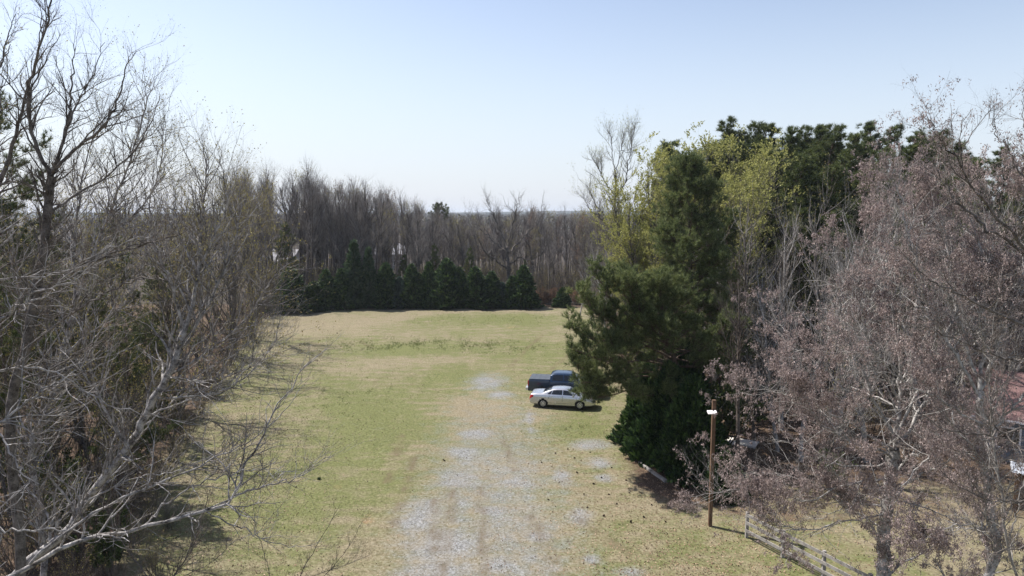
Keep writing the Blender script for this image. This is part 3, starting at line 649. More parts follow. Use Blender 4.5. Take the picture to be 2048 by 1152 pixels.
for k in range(16):
    px = [1062,1075,1088,1100,1112,1140,1155,1170,1095,1070,1180,1195,1082,1107,1150,1165][k]; s = rng.uniform(0.7, 1.35)
    from_arch(None, 'bb', bb, 'brown_brush', 'low rusty brown brush on the bank to the right of the evergreen row', 'shrub', (G(px, 610)[0], rng.uniform(109, 114)), (s, s, s), rng.random()*6, 'rusty brush right of the evergreen row')

# ------------------------------------------------------------------ the bare wood behind the row: each trunk a tree
rng = np.random.default_rng(11)
wa = [bare_parts(rng, 18, 0.26, 1.4, 0.30, 0.40, 0.05, 0.022, 0.6, mt='bark_grey', tw=0.05), bare_parts(rng, 18, 0.22, 1.3, 0.26, 0.5, 0.06, 0.022, 0.55, mt='bark_dark', tw=0.05), bare_parts(rng, 18, 0.32, 1.9, 0.32, 0.4, 0.05, 0.022, 0.6, mt='bark_dark', tw=0.05),
      bare_parts(rng, 18, 0.2, 1.3, 0.24, 0.3, 0.09, 0.020, 0.5, mt='bark_grey', tw=0.06), bare_parts(rng, 18, 0.2, 1.8, 0.22, 0.45, 0.05, 0.022, 0.5, leaf=('bud_green', 1500, 0.16)), bare_parts(rng, 18, 0.2, 1.8, 0.24, 0.3, 0.05, 0.022, 0.5, leaf=('brown_leaf', 1300, 0.15))]
top = lambda px: 8+np.interp(px, [380, 480, 560, 640, 700, 780, 850, 880, 920, 960, 1060, 1110, 1150, 1240], [330, 338, 332, 345, 358, 385, 392, 418, 424, 412, 408, 420, 412, 420])
GW = 'bare hardwoods in the wood behind the evergreen row'
for k in range(215):
    px = rng.uniform(455, 1215); Y = rng.uniform(117, 168) if k % 3 else rng.uniform(114, 128)
    if 925 < px < 1095 and Y < 132: Y += 20
    py = top(px) + abs(rng.normal())*22*(1 if px < 870 else 0.9)-4
    if k % 3 == 0: py += rng.uniform(0, 40)
    h = hpx(py, Y); s = h/17.3; a = int(rng.choice(6, p=[.24, .22, .14, .2, .12, .08]))
    w = max(0.8, s)*rng.uniform(0.85, 1.2)
    from_arch(None, 'wood%d' % a, wa[a], 'bare_tree', 'bare grey-brown hardwood, one of the many close-set trunks in the wood behind the evergreen row', 'tree', at_px(px, Y), (w, w, s), rng.random()*6.28, GW)
for k in range(110):
    px = rng.uniform(500, 1215); Y = rng.uniform(112, 135); h = rng.uniform(3.5, 7.5); a = int(rng.integers(0, 2)); s_ = h/(2.2, 3.5)[a]
    from_arch(None, 'br%d' % a, br[a], 'leafless_shrub', 'grey leafless underbrush among the trunks behind the evergreen row', 'shrub', at_px(px, Y), (s_*0.9, s_*0.9, s_), rng.random()*6.28, 'leafless underbrush in the wood behind the evergreen row')
# the spreading oak with white limbs
Yo = 113
near_tree('oak_tree', 'wide-spreading bare oak with sun-whitened limbs above the right half of the evergreen row', 'tree', (W(1016, 600, Yo)[0], Yo, 0),
 [([np.array([W(1016, 600, Yo)[0], Yo, -0.2])]+Q([(1016,590),(1018,545),(1014,500)], Yo), 0.5, 0.3),
  (Q([(1014,500),(1000,460),(985,430),(972,400)], Yo), 0.20, 0.04), (Q([(1014,500),(1025,450),(1032,420),(1040,395)], Yo), 0.20, 0.04),
  (Q([(1018,540),(990,520),(968,500),(955,475),(942,470)], Yo, 110), 0.20, 0.04), (Q([(1018,530),(1040,515),(1062,525),(1072,540)], Yo, 110), 0.20, 0.04),
  (Q([(1014,505),(975,470),(950,450),(935,430)], Yo, 118), 0.20, 0.04), (Q([(1016,510),(1050,470),(1075,440),(1085,410)], Yo, 118), 0.20, 0.04)],
 50, 260, 1200, 2600, L=(3.5, 2.0, 1.1, 0.6), r=(0.13, 0.065, 0.035, 0.024), mats=('bark_grey', 'bark_wood'), jit=0.12, S=6)

# the rest of the wood, out to the far ridge: nobody could count it
N = 1900
Yw = 150+rng.random(N)**1.5*420; Xw = (rng.random(N)*2-1)*Yw*0.62
hw = rng.uniform(10.5, 15.0, N) + 4.5*np.clip((-Xw-10)/60, 0, 1)*np.clip((420-Yw)/200, 0, 1)
far_scale = 1+Yw/500
tr = grow(rng, np.stack([Xw, Yw, 0*Xw-0.3], -1), np.stack([0.04*rng.normal(size=N), 0.04*rng.normal(size=N), np.ones(N)], -1), hw*0.9, 0.11*far_scale, 5, 0.03, 0, 0.3)
l1 = sprout(rng, tr, N*7, 0.15, 0.98, 0.5, 3.6, 0.05, 4, 0.1, 0.5); l2 = sprout(rng, l1, N*26, 0.1, 1, 0.6, 1.7, 0.04, 3, 0.12, 0.4); l3 = sprout(rng, l2, N*44, 0.1, 1, 0.6, 1.0, 0.036, 2, 0.12, 0.3)
tag(mk('distant_bare_wood', *join(tubes(*tr, 4), tubes(*l1, 3), tubes(*l2, 3), tubes(*l3, 3)), M['bark_wood']), 'distant bare grey-brown wood stretching back to the skyline', 'wood', kind='stuff')
N = 5200
Yw = 330+rng.random(N)**1.3*1900; Xw = (rng.random(N)*2-1)*Yw*0.6; hw = rng.uniform(9, 14.2, N)
pos = np.stack([Xw, Yw, 0*Xw], -1); nb = 26
p = np.repeat(pos, nb, 0); p += np.stack([rng.normal(size=len(p))*2.2, rng.normal(size=len(p))*2.2, np.repeat(hw, nb)*rng.uniform(0.35, 0.95, len(p))], -1)
tag(mk('far_wood_canopy', *leafs(rng, p, 1.7, 0.5), foliage('far_canopy', [(0.10, 0.085, 0.075), (0.16, 0.14, 0.12), (0.09, 0.11, 0.06)], 0.1, 0.004)), 'far hazy treetops merging into one grey-brown mass below the skyline', 'wood', kind='stuff')
# ------------------------------------------------------------------ right side: trees around the garden
rng = np.random.default_rng(77)
# lone tall tree with pale buds
Yl = 72
near_tree('budding_tree', 'tall slender pale-budded tree alone against the sky left of the yellow-green crowns', 'tree', (W(1230, 600, Yl)[0], Yl, 0),
 [([np.array([W(1230, 600, Yl)[0], Yl, -0.2]), np.array([W(1230, 600, Yl)[0], Yl, 3])]+Q([(1230,560),(1231,500),(1226,440),(1230,400),(1232,350)], Yl), 0.3, 0.13),
  (Q([(1230,400),(1250,365),(1258,320),(1266,270),(1272,242)], Yl, 71), 0.1, 0.02), (Q([(1231,350),(1225,310),(1222,275),(1215,262)], Yl, 73), 0.08, 0.02),
  (Q([(1229,390),(1208,360),(1196,335),(1184,315)], Yl, 71), 0.08, 0.02), (Q([(1226,445),(1200,420),(1185,395),(1175,370)], Yl, 73), 0.09, 0.02),
  (Q([(1228,470),(1205,440),(1180,420),(1168,390)], Yl, 70), 0.08, 0.02), (Q([(1231,500),(1212,470),(1195,445)], Yl, 74), 0.08, 0.02), (Q([(1231,345),(1240,310),(1245,280),(1250,262)], Yl, 73), 0.07, 0.02),
  (Q([(1230,520),(1205,490),(1185,470),(1170,450)], Yl, 71), 0.07, 0.02)],
 110, 520, 2300, 5200, L=(2.8, 1.6, 0.9, 0.5), r=(0.05, 0.026, 0.014, 0.010), mats=('bark_grey', 'bark_wood'), leaf=('leaves', 'leaf_yellow', 6500, 0.075, 0.6, 0), up=0.8, jit=0.05, S=6)

# tall pines at the back right
pr = [pine_parts(rng, 24, 0.28, 0.28, 3.7, 64, 640, 2900, 9, 0.42, 0.048, 'cone', 'needle_far'), pine_parts(rng, 24, 0.28, 0.25, 4.0, 70, 700, 3100, 9, 0.42, 0.048, 'cone', 'needle_far'),
      pine_parts(rng, 24, 0.3, 0.30, 4.2, 60, 640, 2900, 9, 0.42, 0.048, 'cone', 'needle_far', 0.04), pine_parts(rng, 24, 0.28, 0.25, 3.7, 66, 660, 3000, 9, 0.42, 0.048, 'cone', 'needle_far')]
pl = [(1318,76,283,0),(1345,80,290,1),(1385,84,268,3),(1435,78,250,2),(1478,76,262,0),(1510,82,250,3),(1550,78,262,1),(1590,84,252,2),(1632,80,258,0),(1680,84,262,1),(1705,72,242,3),(1745,80,262,2),(1805,70,240,0),(1835,74,252,2),
      (1880,78,262,3),(1930,82,290,1),(1975,84,286,0),(2020,80,288,2),(2060,84,300,1),(1560,64,330,1),(1640,62,340,3),(1610,70,300,1),(1720,62,330,2),(1500,66,330,1),(1950,66,330,3),(1860,60,330,1),(2110,76,290,0),(1480,70,300,2),(1780,58,380,1),(1680,56,420,1),(1600,56,430,0),(2000,60,380,3),(1900,56,420,2),(2070,58,400,1),(1410,78,262,3),(1455,82,256,0),(1495,78,258,2),(1530,80,250,0),(1570,84,262,3),(1612,78,258,1),(1655,82,255,2),(1728,84,250,0),(1775,80,258,1),(1820,82,256,3),(1905,78,275,0),(1365,70,310,2),(1420,68,320,0),(1560,72,300,2),(1660,70,300,0),(1700,66,320,1),(1540,60,390,3),(1640,58,420,2)]
for k, (px, Y, py, a) in enumerate(pl):
    h = hpx(py+(10 if Y > 69 else -8)+rng.uniform(-14, 22), Y); s = h/24.3
    o_ = from_arch(None, 'pr%d' % a, pr[a], 'pine_tree', 'pine', 'tree', at_px(px, Y), (s*1.25, s*1.25, s), rng.random()*6.28, 'tall pines of the stand at the back right')
    ranked('tall dark pines on the right-hand skyline' if Y > 69 else ('tall pines just before the right skyline pines' if Y >= 62 else 'lower pines deep in the right-hand tangle'), o_, px)
# yellow-green trees coming into leaf
ya = [bare_parts(rng, 18, 0.2, 2.0, 0.25, 0.2, 0.05, 0.014, 0.5, mt='bark_grey', mb='bark_wood', leaf=('leaf_yellow', 17000, 0.115)), bare_parts(rng, 18, 0.2, 2.0, 0.27, 0.15, 0.05, 0.014, 0.55, mt='bark_grey', mb='bark_wood', leaf=('leaf_yellow', 15000, 0.115))]
for px, Y, py, a in [(1284,62,440,1),(1290,60,345,1),(1330,62,300,0),(1375,64,288,0),(1415,66,282,0),(1450,62,300,1),(1490,66,288,0),(1505,64,345,0),(1288,58,500,1),(1300,56,480,0),(1460,60,380,0),(1510,58,430,1),(1276,66,540,0),(1345,58,400,0),(1280,60,425,1),(1282,58,395,0),(1282,62,520,1),(1278,63,480,0),(1285,57,470,0),(1300,59,400,1),(1310,60,320,0),(1500,64,300,1),(1440,61,280,0),(1400,60,345,1),(1352,61,292,1),(1475,58,360,1)]:
    h = hpx(py+(40 if py < 370 else 12), Y); s = h/17.4
    o_ = from_arch(None, 'ya%d' % a, ya[a], 'budding_tree', 'budding tree', 'tree', at_px(px, Y), ((0.95 if px < 1300 else 1.1)*s, (0.95 if px < 1300 else 1.1)*s, s), rng.random()*6.28, 'yellow-green trees in front of the dark pines')
    ranked('tall yellow-green trees in front of the dark pines' if py < 370 else 'lower yellow-green trees beneath the tall ones', o_, px)
# grey bare trees in the middle distance on the right
ga = [bare_parts(rng, 12, 0.16, 1.5, 0.42, 0.2, 0.12, 0.014, 0.8, mt='bark_pale', mb='bark_light', tw=0.08), bare_parts(rng, 12, 0.16, 1.5, 0.46, 0.15, 0.14, 0.014, 0.85, tw=0.08, mt='bark_grey', mb='bark_light', leaf=('bud_green', 1500, 0.06)), bare_parts(rng, 12, 0.15, 1.4, 0.34, 0.3, 0.06, 0.013, 0.6, mt='bark_pale', mb='bark_wood')]
for px, Y, py, a in [(1490,50,470,0),(1530,48,430,1),(1575,46,440,2),(1620,50,390,1),(1660,46,370,2),(1570,42,560,0),(1520,44,600,1),(1620,40,520,0),(1690,44,420,0),(1740,48,400,2),(1480,54,560,2),(1800,46,420,1),(1860,50,400,0),(1930,46,420,2),(2000,50,380,1),(2050,42,420,0),(1650,38,620,1),(1750,40,520,0),
                     (1255,66,560,1),(1215,80,500,0),(1180,92,505,1),(1160,98,520,0),(1195,88,530,1),(1240,76,540,0),(1440,52,600,0),(1880,40,560,1)]:
    h = hpx(py, Y); s = h/11.6; gl = px < 1260
    o_ = from_arch(None, 'ga%d' % a, ga[a], 'bare_tree', 'bare tree', 'tree', at_px(px, Y), (s, s, s), rng.random()*6.28, 'low bare trees at the right edge of the field' if gl else 'grey bare trees in the tangle on the right')
    ranked('low grey bare trees left of the overhanging pine' if gl else ('nearer grey bare trees right of the big pine' if Y < 47 else 'farther grey bare trees right of the big pine'), o_, px)
# the big pine
Yp = 46
def limb_pine(name, label, base, trunkpts, limbs, Lm, n2, n3, nb, mat='needle', per=2, length=0.26, width=0.02):
    sk = skel([(trunkpts, *limbs['r'])], 26, 0.02, rng)
    allb = [sk]
    if limbs['p']: allb.append(skel(limbs['p'], 12, 0.05, rng))
    nl = limbs['n']; t0 = limbs['t0']
    t_ = t0+(0.995-t0)*(np.arange(nl)+rng.random(nl))/nl; u = (t_-t0)/(1-t0); f = t_*25; k = np.minimum(f.astype(int), 24); w = (f-k)[:, None]
    p0 = sk[0][0][k]*(1-w)+sk[0][0][k+1]*w; az = np.arange(nl)*2.4+rng.normal(size=nl)*0.5; el = -0.05+0.9*u+0.15*rng.normal(size=nl)
    D = np.stack([np.cos(az)*np.cos(el), np.sin(az)*np.cos(el), np.sin(el)], -1)
    l1 = grow(rng, p0, D, Lm*((1-u)**0.75+0.12)*rng.uniform(0.6, 1.15, nl), 0.07*(1-0.75*u), 9, 0.09, 0.4, 0.25)
    l1 = cat(l1, allb[1]) if limbs['p'] else l1
    l2 = sprout(rng, l1, n2, 0.22, 1.0, 0.75, 1.15, 0.022, 6, 0.14, 0.45, tpow=0.8); l3 = sprout(rng, cat(l2, l1), n3, 0.3, 1.0, 0.65, 0.5, 0.011, 4, 0.12, 0.5)
    pos, dv = along(rng, l3, n3*per, 0.5, 1.0); dt = nrm(l3[0][:, -1]-l3[0][:, -2])
    nd = tufts(rng, np.concatenate([pos, l3[0][:, -1]]), np.concatenate([dv, dt]), nb, length, width, 0.7)
    b = np.array(base, float)
    return put_tree(name, label, 'tree', b, [('trunk', shift(tubes(*sk, 9), b), M['bark_pine']), ('branches', shift(tubes(*l1, 5), b), M['bark_pine']), ('twigs', shift(join(tubes(*l2, 3), tubes(*l3, 3)), b), M['bark_pine']), ('needles', shift(nd, b), M[mat])])
bx = W(1392, 600, Yp)[0]
limb_pine('pine_tree', 'big dark pointed pine in front of the yellow-green trees, right of the parked cars', (bx, Yp, 0),
  [np.array([bx, Yp, -0.2])]+Q([(1392,780),(1388,700),(1384,600),(1380,500),(1378,400),(1376,340)], Yp), dict(r=(0.24, 0.03), p=[], n=95, t0=0.36), 3.4, 950, 5200, 13, length=0.30, width=0.023)
Yq = 42; bx2 = W(1350, 600, Yq)[0]
limb_pine('pine_tree', 'bushy lower pine whose long branches reach left and hang over the parked cars', (bx2, Yq, 0),
  [np.array([bx2, Yq, -0.2])]+Q([(1362,800),(1355,740),(1340,680),(1325,620),(1315,575)], Yq, 41),
  dict(r=(0.2, 0.04), n=48, t0=0.42, p=[(Q([(1345,700),(1280,650),(1225,600),(1190,545)], 41.5, 39), 0.07, 0.02),(Q([(1350,730),(1270,700),(1205,682),(1145,662)], 42, 36.6), 0.07, 0.02),(Q([(1355,760),(1270,750),(1210,765),(1165,765)], 42, 37), 0.06, 0.02),
   (Q([(1352,735),(1300,720),(1230,725),(1150,700)], 42, 36.8), 0.07, 0.02),(Q([(1340,690),(1280,640),(1240,580),(1215,560)], 41.5, 40), 0.06, 0.02),(Q([(1350,720),(1420,680),(1460,640)], 42, 41), 0.06, 0.02),(Q([(1352,740),(1430,720),(1480,700)], 42, 43), 0.06, 0.02),
   (Q([(1345,700),(1290,620),(1262,570),(1240,545)], 41.5, 42), 0.06, 0.02), (Q([(1356,770),(1300,790),(1260,790)], 42, 38), 0.05, 0.02), (Q([(1350,725),(1250,660),(1190,620),(1160,585)], 42, 37.5), 0.06, 0.02), (Q([(1350,730),(1240,720),(1180,740),(1150,735)], 42, 37), 0.06, 0.02),
   (Q([(1356,775),(1260,780),(1200,795),(1165,785)], 42, 38), 0.05, 0.02),(Q([(1350,700),(1290,690),(1240,690),(1190,690)], 42, 39), 0.06, 0.02),(Q([(1352,750),(1290,745),(1235,755),(1185,770)], 42, 38.5), 0.06, 0.02),(Q([(1350,715),(1290,680),(1240,650),(1200,640)], 42, 39.5), 0.06, 0.02),(Q([(1345,690),(1300,650),(1270,600),(1255,570)], 41.5, 39), 0.06, 0.02)]), 2.9, 1050, 6200, 13, length=0.30, width=0.022, per=2)
for px, Y, py, sc_, lab in [(1455,50,500,0.9,'younger pine close behind the right side of the big pointed pine'),(1425,54,420,1,'pine standing just behind the big pointed pine')]:
    h = hpx(py, Y); s = h/24.3; from_arch(None, 'pr1', pr[1], 'pine_tree', lab, 'tree', at_px(px, Y), (s*1.1, s*1.1, s), 1.3, None)

# dark cypresses by the pole
cy1 = cypress_parts(rng, 5.5, 2.3, 5200, 0.42, 'cypress_near', power=0.6, nb=5, la=1.7)
for px, Y, h, w, lab in [(1302,42.3,5.2,0.80,'dark green cypress bush under the pine branches, the left of the clump by the pole'),(1345,40.3,5.7,0.86,'dark green cypress bush in the middle of the clump by the pole'),(1392,38.0,5.5,0.80,'dark green cypress bush just left of the pole'),(1375,42.6,6.4,0.9,'taller cypress behind the clump by the pole'),(1462,35.0,2.3,0.5,'low dark cypress right of the pole')]:
    s = h/5.5; from_arch(None, 'cy', cy1, 'cypress_bush', lab, 'shrub', at_px(px, Y), (w, w, s), rng.random()*6.28, None)
# dark trunks of the garden trees
for px, Y, py, lab in [(1485,37,560,'slim dark-trunked tree standing by the concrete path'),(1540,52,480,'dark-trunked tree behind the concrete path'),(1462,48,500,'dark-trunked tree between the big pine and the path')]:
    h = hpx(py, Y); s = h/11.6
    if px == 1485: dk = bare_parts(rng, 12, 0.15, 1.1, 0.28, 0.45, 0.03, 0.013, 0.6, mt='bark_dark', mb='bark_dark')
    from_arch(None, 'dk', dk, 'garden_tree', lab, 'tree', at_px(px, Y), (s, s, s), rng.random()*6.28, None)
# undergrowth on the right
ev2 = shrub_parts(rng, 2.6, 1.5, 14, 110, 500, 0.02, 'bark_dark', ('evergreen_leaf', 6000, 0.09))
for px, Y, h, lab in [(1440,42,4.5,'olive evergreen shrub behind the pole'),(1465,46,3.5,'evergreen shrub beyond the slim dark-trunked tree'),(1700,35,2.2,'evergreen shrub half hidden behind the brown-tasselled tree')]:
    s = h/2.6; from_arch(None, 'ev2', ev2, 'evergreen_shrub', lab, 'shrub', at_px(px, Y), (s, s, s), rng.random()*6.28, None)
for px, Y, h in [(1520,48,3),(1580,50,3.4),(1640,48,3),(1700,46,3),(1760,46,3.4),(1820,44,3.5),(1500,54,4),(1560,56,4),(1640,54,4.4),(1720,54,4.5),(1800,54,4.5),(1880,52,4.5),(1960,52,4.6),(2040,50,4.5),(1450,58,4),(1400,56,4),(1350,52,3.5),(1300,52,3.5),(1260,62,3.5)]:
    k = int(rng.integers(0, 2)); s = h/(2.2, 3.5)[k]
    from_arch(None, 'br%d' % k, br[k], 'leafless_shrub', 'twiggy leafless shrub in the undergrowth of the right-hand wood', 'shrub', at_px(px, Y), (s, s, s), rng.random()*6.28, 'leafless undergrowth of the right wood')

# the brown-tasselled trees
def tassel(name, label, base, trunk, limbs, n1, n2, n3, n4, nleaf, size, L, rr=(0.052, 0.028, 0.013, 0.008), mats=('bark_pale', 'bark_light')):
    return near_tree(name, label, 'tree', base, trunk+limbs, n1, n2, n3, n4, L=L, r=rr, mats=mats, leaf=('catkins', 'catkin', nleaf, size, 0.36, 1.6), up=0.25, jit=0.04, tiptrop=-0.5, ang=0.8)
R1 = 24.5; tb = G(1768, 1185); tb[2] = 0; R1 = tb[1]
tassel('tasselled_tree', 'thick-trunked tree by the fence, covered in dull reddish-brown seed tassels', tb, [([tb+[0, 0, -0.2]]+Q([(1768,1120),(1772,1040),(1782,960),(1790,900)], R1), 0.42, 0.24)],
 [(Q([(1790,900),(1800,780),(1790,650),(1770,540),(1760,450)], R1, R1+1), 0.12, 0.015),(Q([(1788,920),(1767,905),(1695,880),(1647,850),(1611,800),(1590,740)], R1, R1-2), 0.08, 0.01),
  (Q([(1780,960),(1700,965),(1618,1002),(1542,978),(1446,983),(1388,998)], R1, R1-0.5), 0.06, 0.008),(Q([(1790,900),(1850,800),(1900,680),(1930,560),(1950,480)], R1, R1+1), 0.1, 0.012),
  (Q([(1790,880),(1730,760),(1690,640),(1672,580),(1665,530)], R1, R1-1), 0.09, 0.012),(Q([(1785,930),(1690,930),(1640,912),(1590,890),(1545,880)], R1, R1+1.5), 0.06, 0.008),
  (Q([(1795,850),(1700,790),(1620,720),(1585,680),(1560,640)], R1, R1+1), 0.07, 0.01),(Q([(1798,800),(1740,690),(1720,580),(1725,520),(1735,455)], R1, R1-2), 0.08, 0.01),(Q([(1780,980),(1860,940),(1930,900),(1990,860)], R1, R1-2), 0.06, 0.01),
  (Q([(1775,1030),(1700,1040),(1620,1060),(1560,1050),(1500,1020)], R1, R1-2), 0.05, 0.008),(Q([(1780,1000),(1720,990),(1660,1030),(1600,1040)], R1, R1+1), 0.05, 0.008),(Q([(1785,1000),(1840,1010),(1900,1040),(1950,1080)], R1, R1-1), 0.06, 0.008),(Q([(1785,960),(1830,900),(1900,880),(1960,840)], R1, R1+1.5), 0.07, 0.008),(Q([(1775,1010),(1700,1000),(1600,960),(1520,945),(1470,960)], R1, R1+1), 0.06, 0.008),(Q([(1792,870),(1870,700),(1860,560),(1850,480),(1845,420)], R1, R1-1), 0.08, 0.01),(Q([(1790,900),(1700,850),(1620,805),(1570,785),(1530,780)], R1, R1-2.5), 0.06, 0.008)],
 300, 1200, 5200, 13000, 300000, 0.085, (2.3, 1.25, 0.62, 0.32))
R2 = 22; b2 = np.array([W(1975, 600, R2)[0], R2, 0])
tassel('tasselled_tree', 'second brown-tasselled tree at the right, with pale grey stems rising near the right edge', b2, [([b2+[0, 0, -0.2], b2+[0, 0, 1.5]]+Q([(1995,1120),(1975,1000),(1965,880),(1960,780)], R2), 0.2, 0.13)],
 [(Q([(1960,780),(1970,640),(1960,500),(1935,430),(1910,365)], R2, R2+1), 0.1, 0.012),(Q([(1962,800),(1900,690),(1850,590),(1825,500),(1805,420),(1798,350)], R2, R2), 0.09, 0.01),(Q([(1960,780),(2000,680),(2040,560),(2060,460),(2050,375)], R2, R2+1), 0.09, 0.01),
  (Q([(1965,850),(1880,800),(1800,760),(1740,690),(1700,620)], R2, R2-1.5), 0.06, 0.008),(Q([(1968,880),(2040,800),(2090,720),(2120,600)], R2, R2-1), 0.06, 0.01),(Q([(1970,930),(1900,900),(1850,920),(1800,980),(1780,1020)], R2, R2-2), 0.05, 0.008),
  (Q([(1962,790),(1920,640),(1905,560),(1890,470),(1870,390),(1872,330)], R2, R2+2), 0.08, 0.01),(Q([(1990,1080),(1940,1050),(1880,1060),(1820,1090)], R2, R2-2), 0.04, 0.008),(Q([(1980,1010),(2040,980),(2090,930)], R2, R2-1), 0.05, 0.01)],
 190, 950, 4500, 12000, 260000, 0.078, (2.0, 1.15, 0.58, 0.3))
R3 = 17; b3 = np.array([W(2160, 600, R3)[0], R3, 0])
tassel('tasselled_tree', 'tree beyond the right edge sending long dark half-bare limbs across the brown tassels', b3, [([b3+[0, 0, -0.2], b3+[0, 0, 3]]+Q([(2170,1000),(2160,800),(2150,680),(2130,600)], R3), 0.2, 0.13)],
 [(Q([(2130,600),(2048,510),(1959,444),(1900,390),(1870,330)], R3, R3+1), 0.08, 0.012),(Q([(2100,560),(2000,440),(1939,368),(1899,300),(1878,265),(1852,228)], R3, R3-1), 0.06, 0.006),(Q([(2150,680),(2048,650),(1940,600),(1860,560),(1800,500)], R3, R3), 0.07, 0.008),
  (Q([(2130,600),(2090,450),(2060,330),(2048,260),(2044,205)], R3, R3+1), 0.06, 0.006),(Q([(2150,720),(2040,720),(1960,700),(1870,660),(1790,640)], R3, R3-1), 0.05, 0.006),(Q([(2080,400),(2020,310),(1985,250),(1975,200)], R3, R3+1), 0.03, 0.005),
  (Q([(2165,900),(2048,860),(1960,870),(1880,850),(1800,800)], R3, R3), 0.06, 0.006),(Q([(2165,950),(2060,1000),(1980,1000),(1900,960),(1860,900)], R3, R3-1), 0.045, 0.006),(Q([(2170,1000),(2080,1080),(2000,1100),(1930,1140)], R3, R3), 0.045, 0.006)],
 80, 380, 1600, 4200, 14000, 0.055, (1.5, 0.8, 0.42, 0.22), rr=(0.024, 0.011, 0.006, 0.0045), mats=('bark_grey', 'bark_twig'))
near_tree('bare_tree', 'slim pale-stemmed bare tree at the bottom right corner in front of the tasselled trees', 'tree', (15.5, 17.5, 0),
 [([(15.5, 17.5, -0.2), (15.4, 17.5, 3)]+Q([(2030,1140),(2005,1000),(1985,860),(1978,740),(1990,620)], 17.5), 0.07, 0.012),(Q([(2020,1080),(2048,960),(2070,880)], 17.5, 18), 0.03, 0.006),(Q([(2002,980),(1950,900),(1900,840),(1870,760)], 17.5, 17), 0.03, 0.006),(Q([(1983,830),(2020,740),(2040,660)], 17.5, 17), 0.025, 0.006)],
 50, 220, 800, 1600, L=(1.2, 0.7, 0.36, 0.2), mats=('bark_light', 'bark_twig'), r=(0.016, 0.009, 0.006, 0.0045))

# ------------------------------------------------------------------ vehicles
class Loft:
    def __init__(s, xs, rings): s.x = np.array(xs, float); s.r = np.array(rings, float)      # rings: (n, m, 2) half sections (y, z)
    def P(s, x, v, side=1, off=0.0):
        x = np.atleast_1d(x); v = np.atleast_1d(v); m = s.r.shape[1]
        def ev(x, v):
            k = np.clip(np.searchsorted(s.x, x)-1, 0, len(s.x)-2); u = ((x-s.x[k])/(s.x[k+1]-s.x[k]))[:, None, None]
            R = s.r[k]*(1-u)+s.r[k+1]*u; j = np.clip(v.astype(int), 0, m-2); w = (v-j)[:, None]; i = np.arange(len(x))
            yz = R[i, j]*(1-w)+R[i, j+1]*w; return np.stack([x, yz[:, 0], yz[:, 1]], -1)
        p = ev(x, v)
        if off:
            e = 0.01; a = ev(np.clip(x+e, s.x[0], s.x[-1]), v)-ev(np.clip(x-e, s.x[0], s.x[-1]), v); b = ev(x, np.clip(v+e, 0, m-1.001))-ev(x, np.clip(v-e, 0, m-1.001))
            n = -nrm(np.cross(a, b)); p = p + n*off
        p[:, 1] *= side; return p
    def patch(s, quad, n=(8, 4), side=1, off=0.006):   # quad: four (x, v) corners
        (a, b, c, d) = [np.array(q, float) for q in quad]; U, Vv = np.meshgrid(np.linspace(0, 1, n[0]), np.linspace(0, 1, n[1]), indexing='ij'); U = U.ravel()[:, None]; Vv = Vv.ravel()[:, None]
        q = (a*(1-U)+b*U)*(1-Vv)+(d*(1-U)+c*U)*Vv; P = s.P(q[:, 0], q[:, 1], side, off)
        i = (np.arange(n[0]-1)[:, None]*n[1]+np.arange(n[1]-1)[None]).ravel(); F = np.stack([i, i+n[1], i+n[1]+1, i+1], -1)
        return P, (F if side > 0 else F[:, ::-1])
def smooth_rings(xs, rings, nx):
    xs = np.array(xs, float); r = np.array(rings, float); X = np.linspace(xs[0], xs[-1], nx); X = np.unique(np.concatenate([X, xs]))
    out = np.empty((len(X),)+r.shape[1:]); sl = np.gradient(r, xs, axis=0)
    d = np.diff(r, axis=0)/np.diff(xs)[:, None, None]
    sl = np.zeros_like(r); sl[0] = d[0]; sl[-1] = d[-1]
    sl[1:-1] = np.where(d[:-1]*d[1:] > 0, 2*d[:-1]*d[1:]/(d[:-1]+d[1:]+1e-9*np.sign(d[:-1])), 0)
    k = np.clip(np.searchsorted(xs, X)-1, 0, len(xs)-2); h = (xs[k+1]-xs[k]); u = ((X-xs[k])/h)[:, None, None]; h = h[:, None, None]
    out = r[k]*(2*u**3-3*u**2+1)+sl[k]*h*(u**3-2*u**2+u)+r[k+1]*(-2*u**3+3*u**2)+sl[k+1]*h*(u**3-u**2)
    return X, out
def car_body(lf, wheels, wr, name, mat, parent):
    m = lf.r.shape[1]; vv = np.linspace(0, m-1.0001, (m-1)*3+1); X = lf.x; nx, nv = len(X), len(vv)
    Vs, Fs, n = [], [], 0
    for side in (1, -1):
        A, B = np.meshgrid(X, vv, indexing='ij'); P = lf.P(A.ravel(), B.ravel(), side)
        i = (np.arange(nx-1)[:, None]*nv+np.arange(nv-1)[None]).ravel(); Fq = np.stack([i, i+nv, i+nv+1, i+1], -1)
        c = P[Fq].mean(1); keep = np.ones(len(Fq), bool)
        for wx in wheels: keep &= ~((np.hypot(c[:, 0]-wx, c[:, 2]-wr*0.98) < wr*1.17) & (np.abs(c[:, 1]) > 0.45))
        Fq = Fq[keep]; Fq = Fq if side > 0 else Fq[:, ::-1]; Vs.append(P); Fs.append(Fq+n); n += len(P)
    for xi in (0, nx-1):                              # end faces
        a = lf.P(np.full(nv, X[xi]), vv, 1); b = lf.P(np.full(nv, X[xi]), vv, -1); k = np.arange(nv-1)
        Vs += [a, b]; Fs.append(np.stack([n+k, n+k+1, n+nv+k+1, n+nv+k], -1)); n += 2*nv
    return mk(name, np.concatenate(Vs), np.concatenate(Fs), mat, parent)
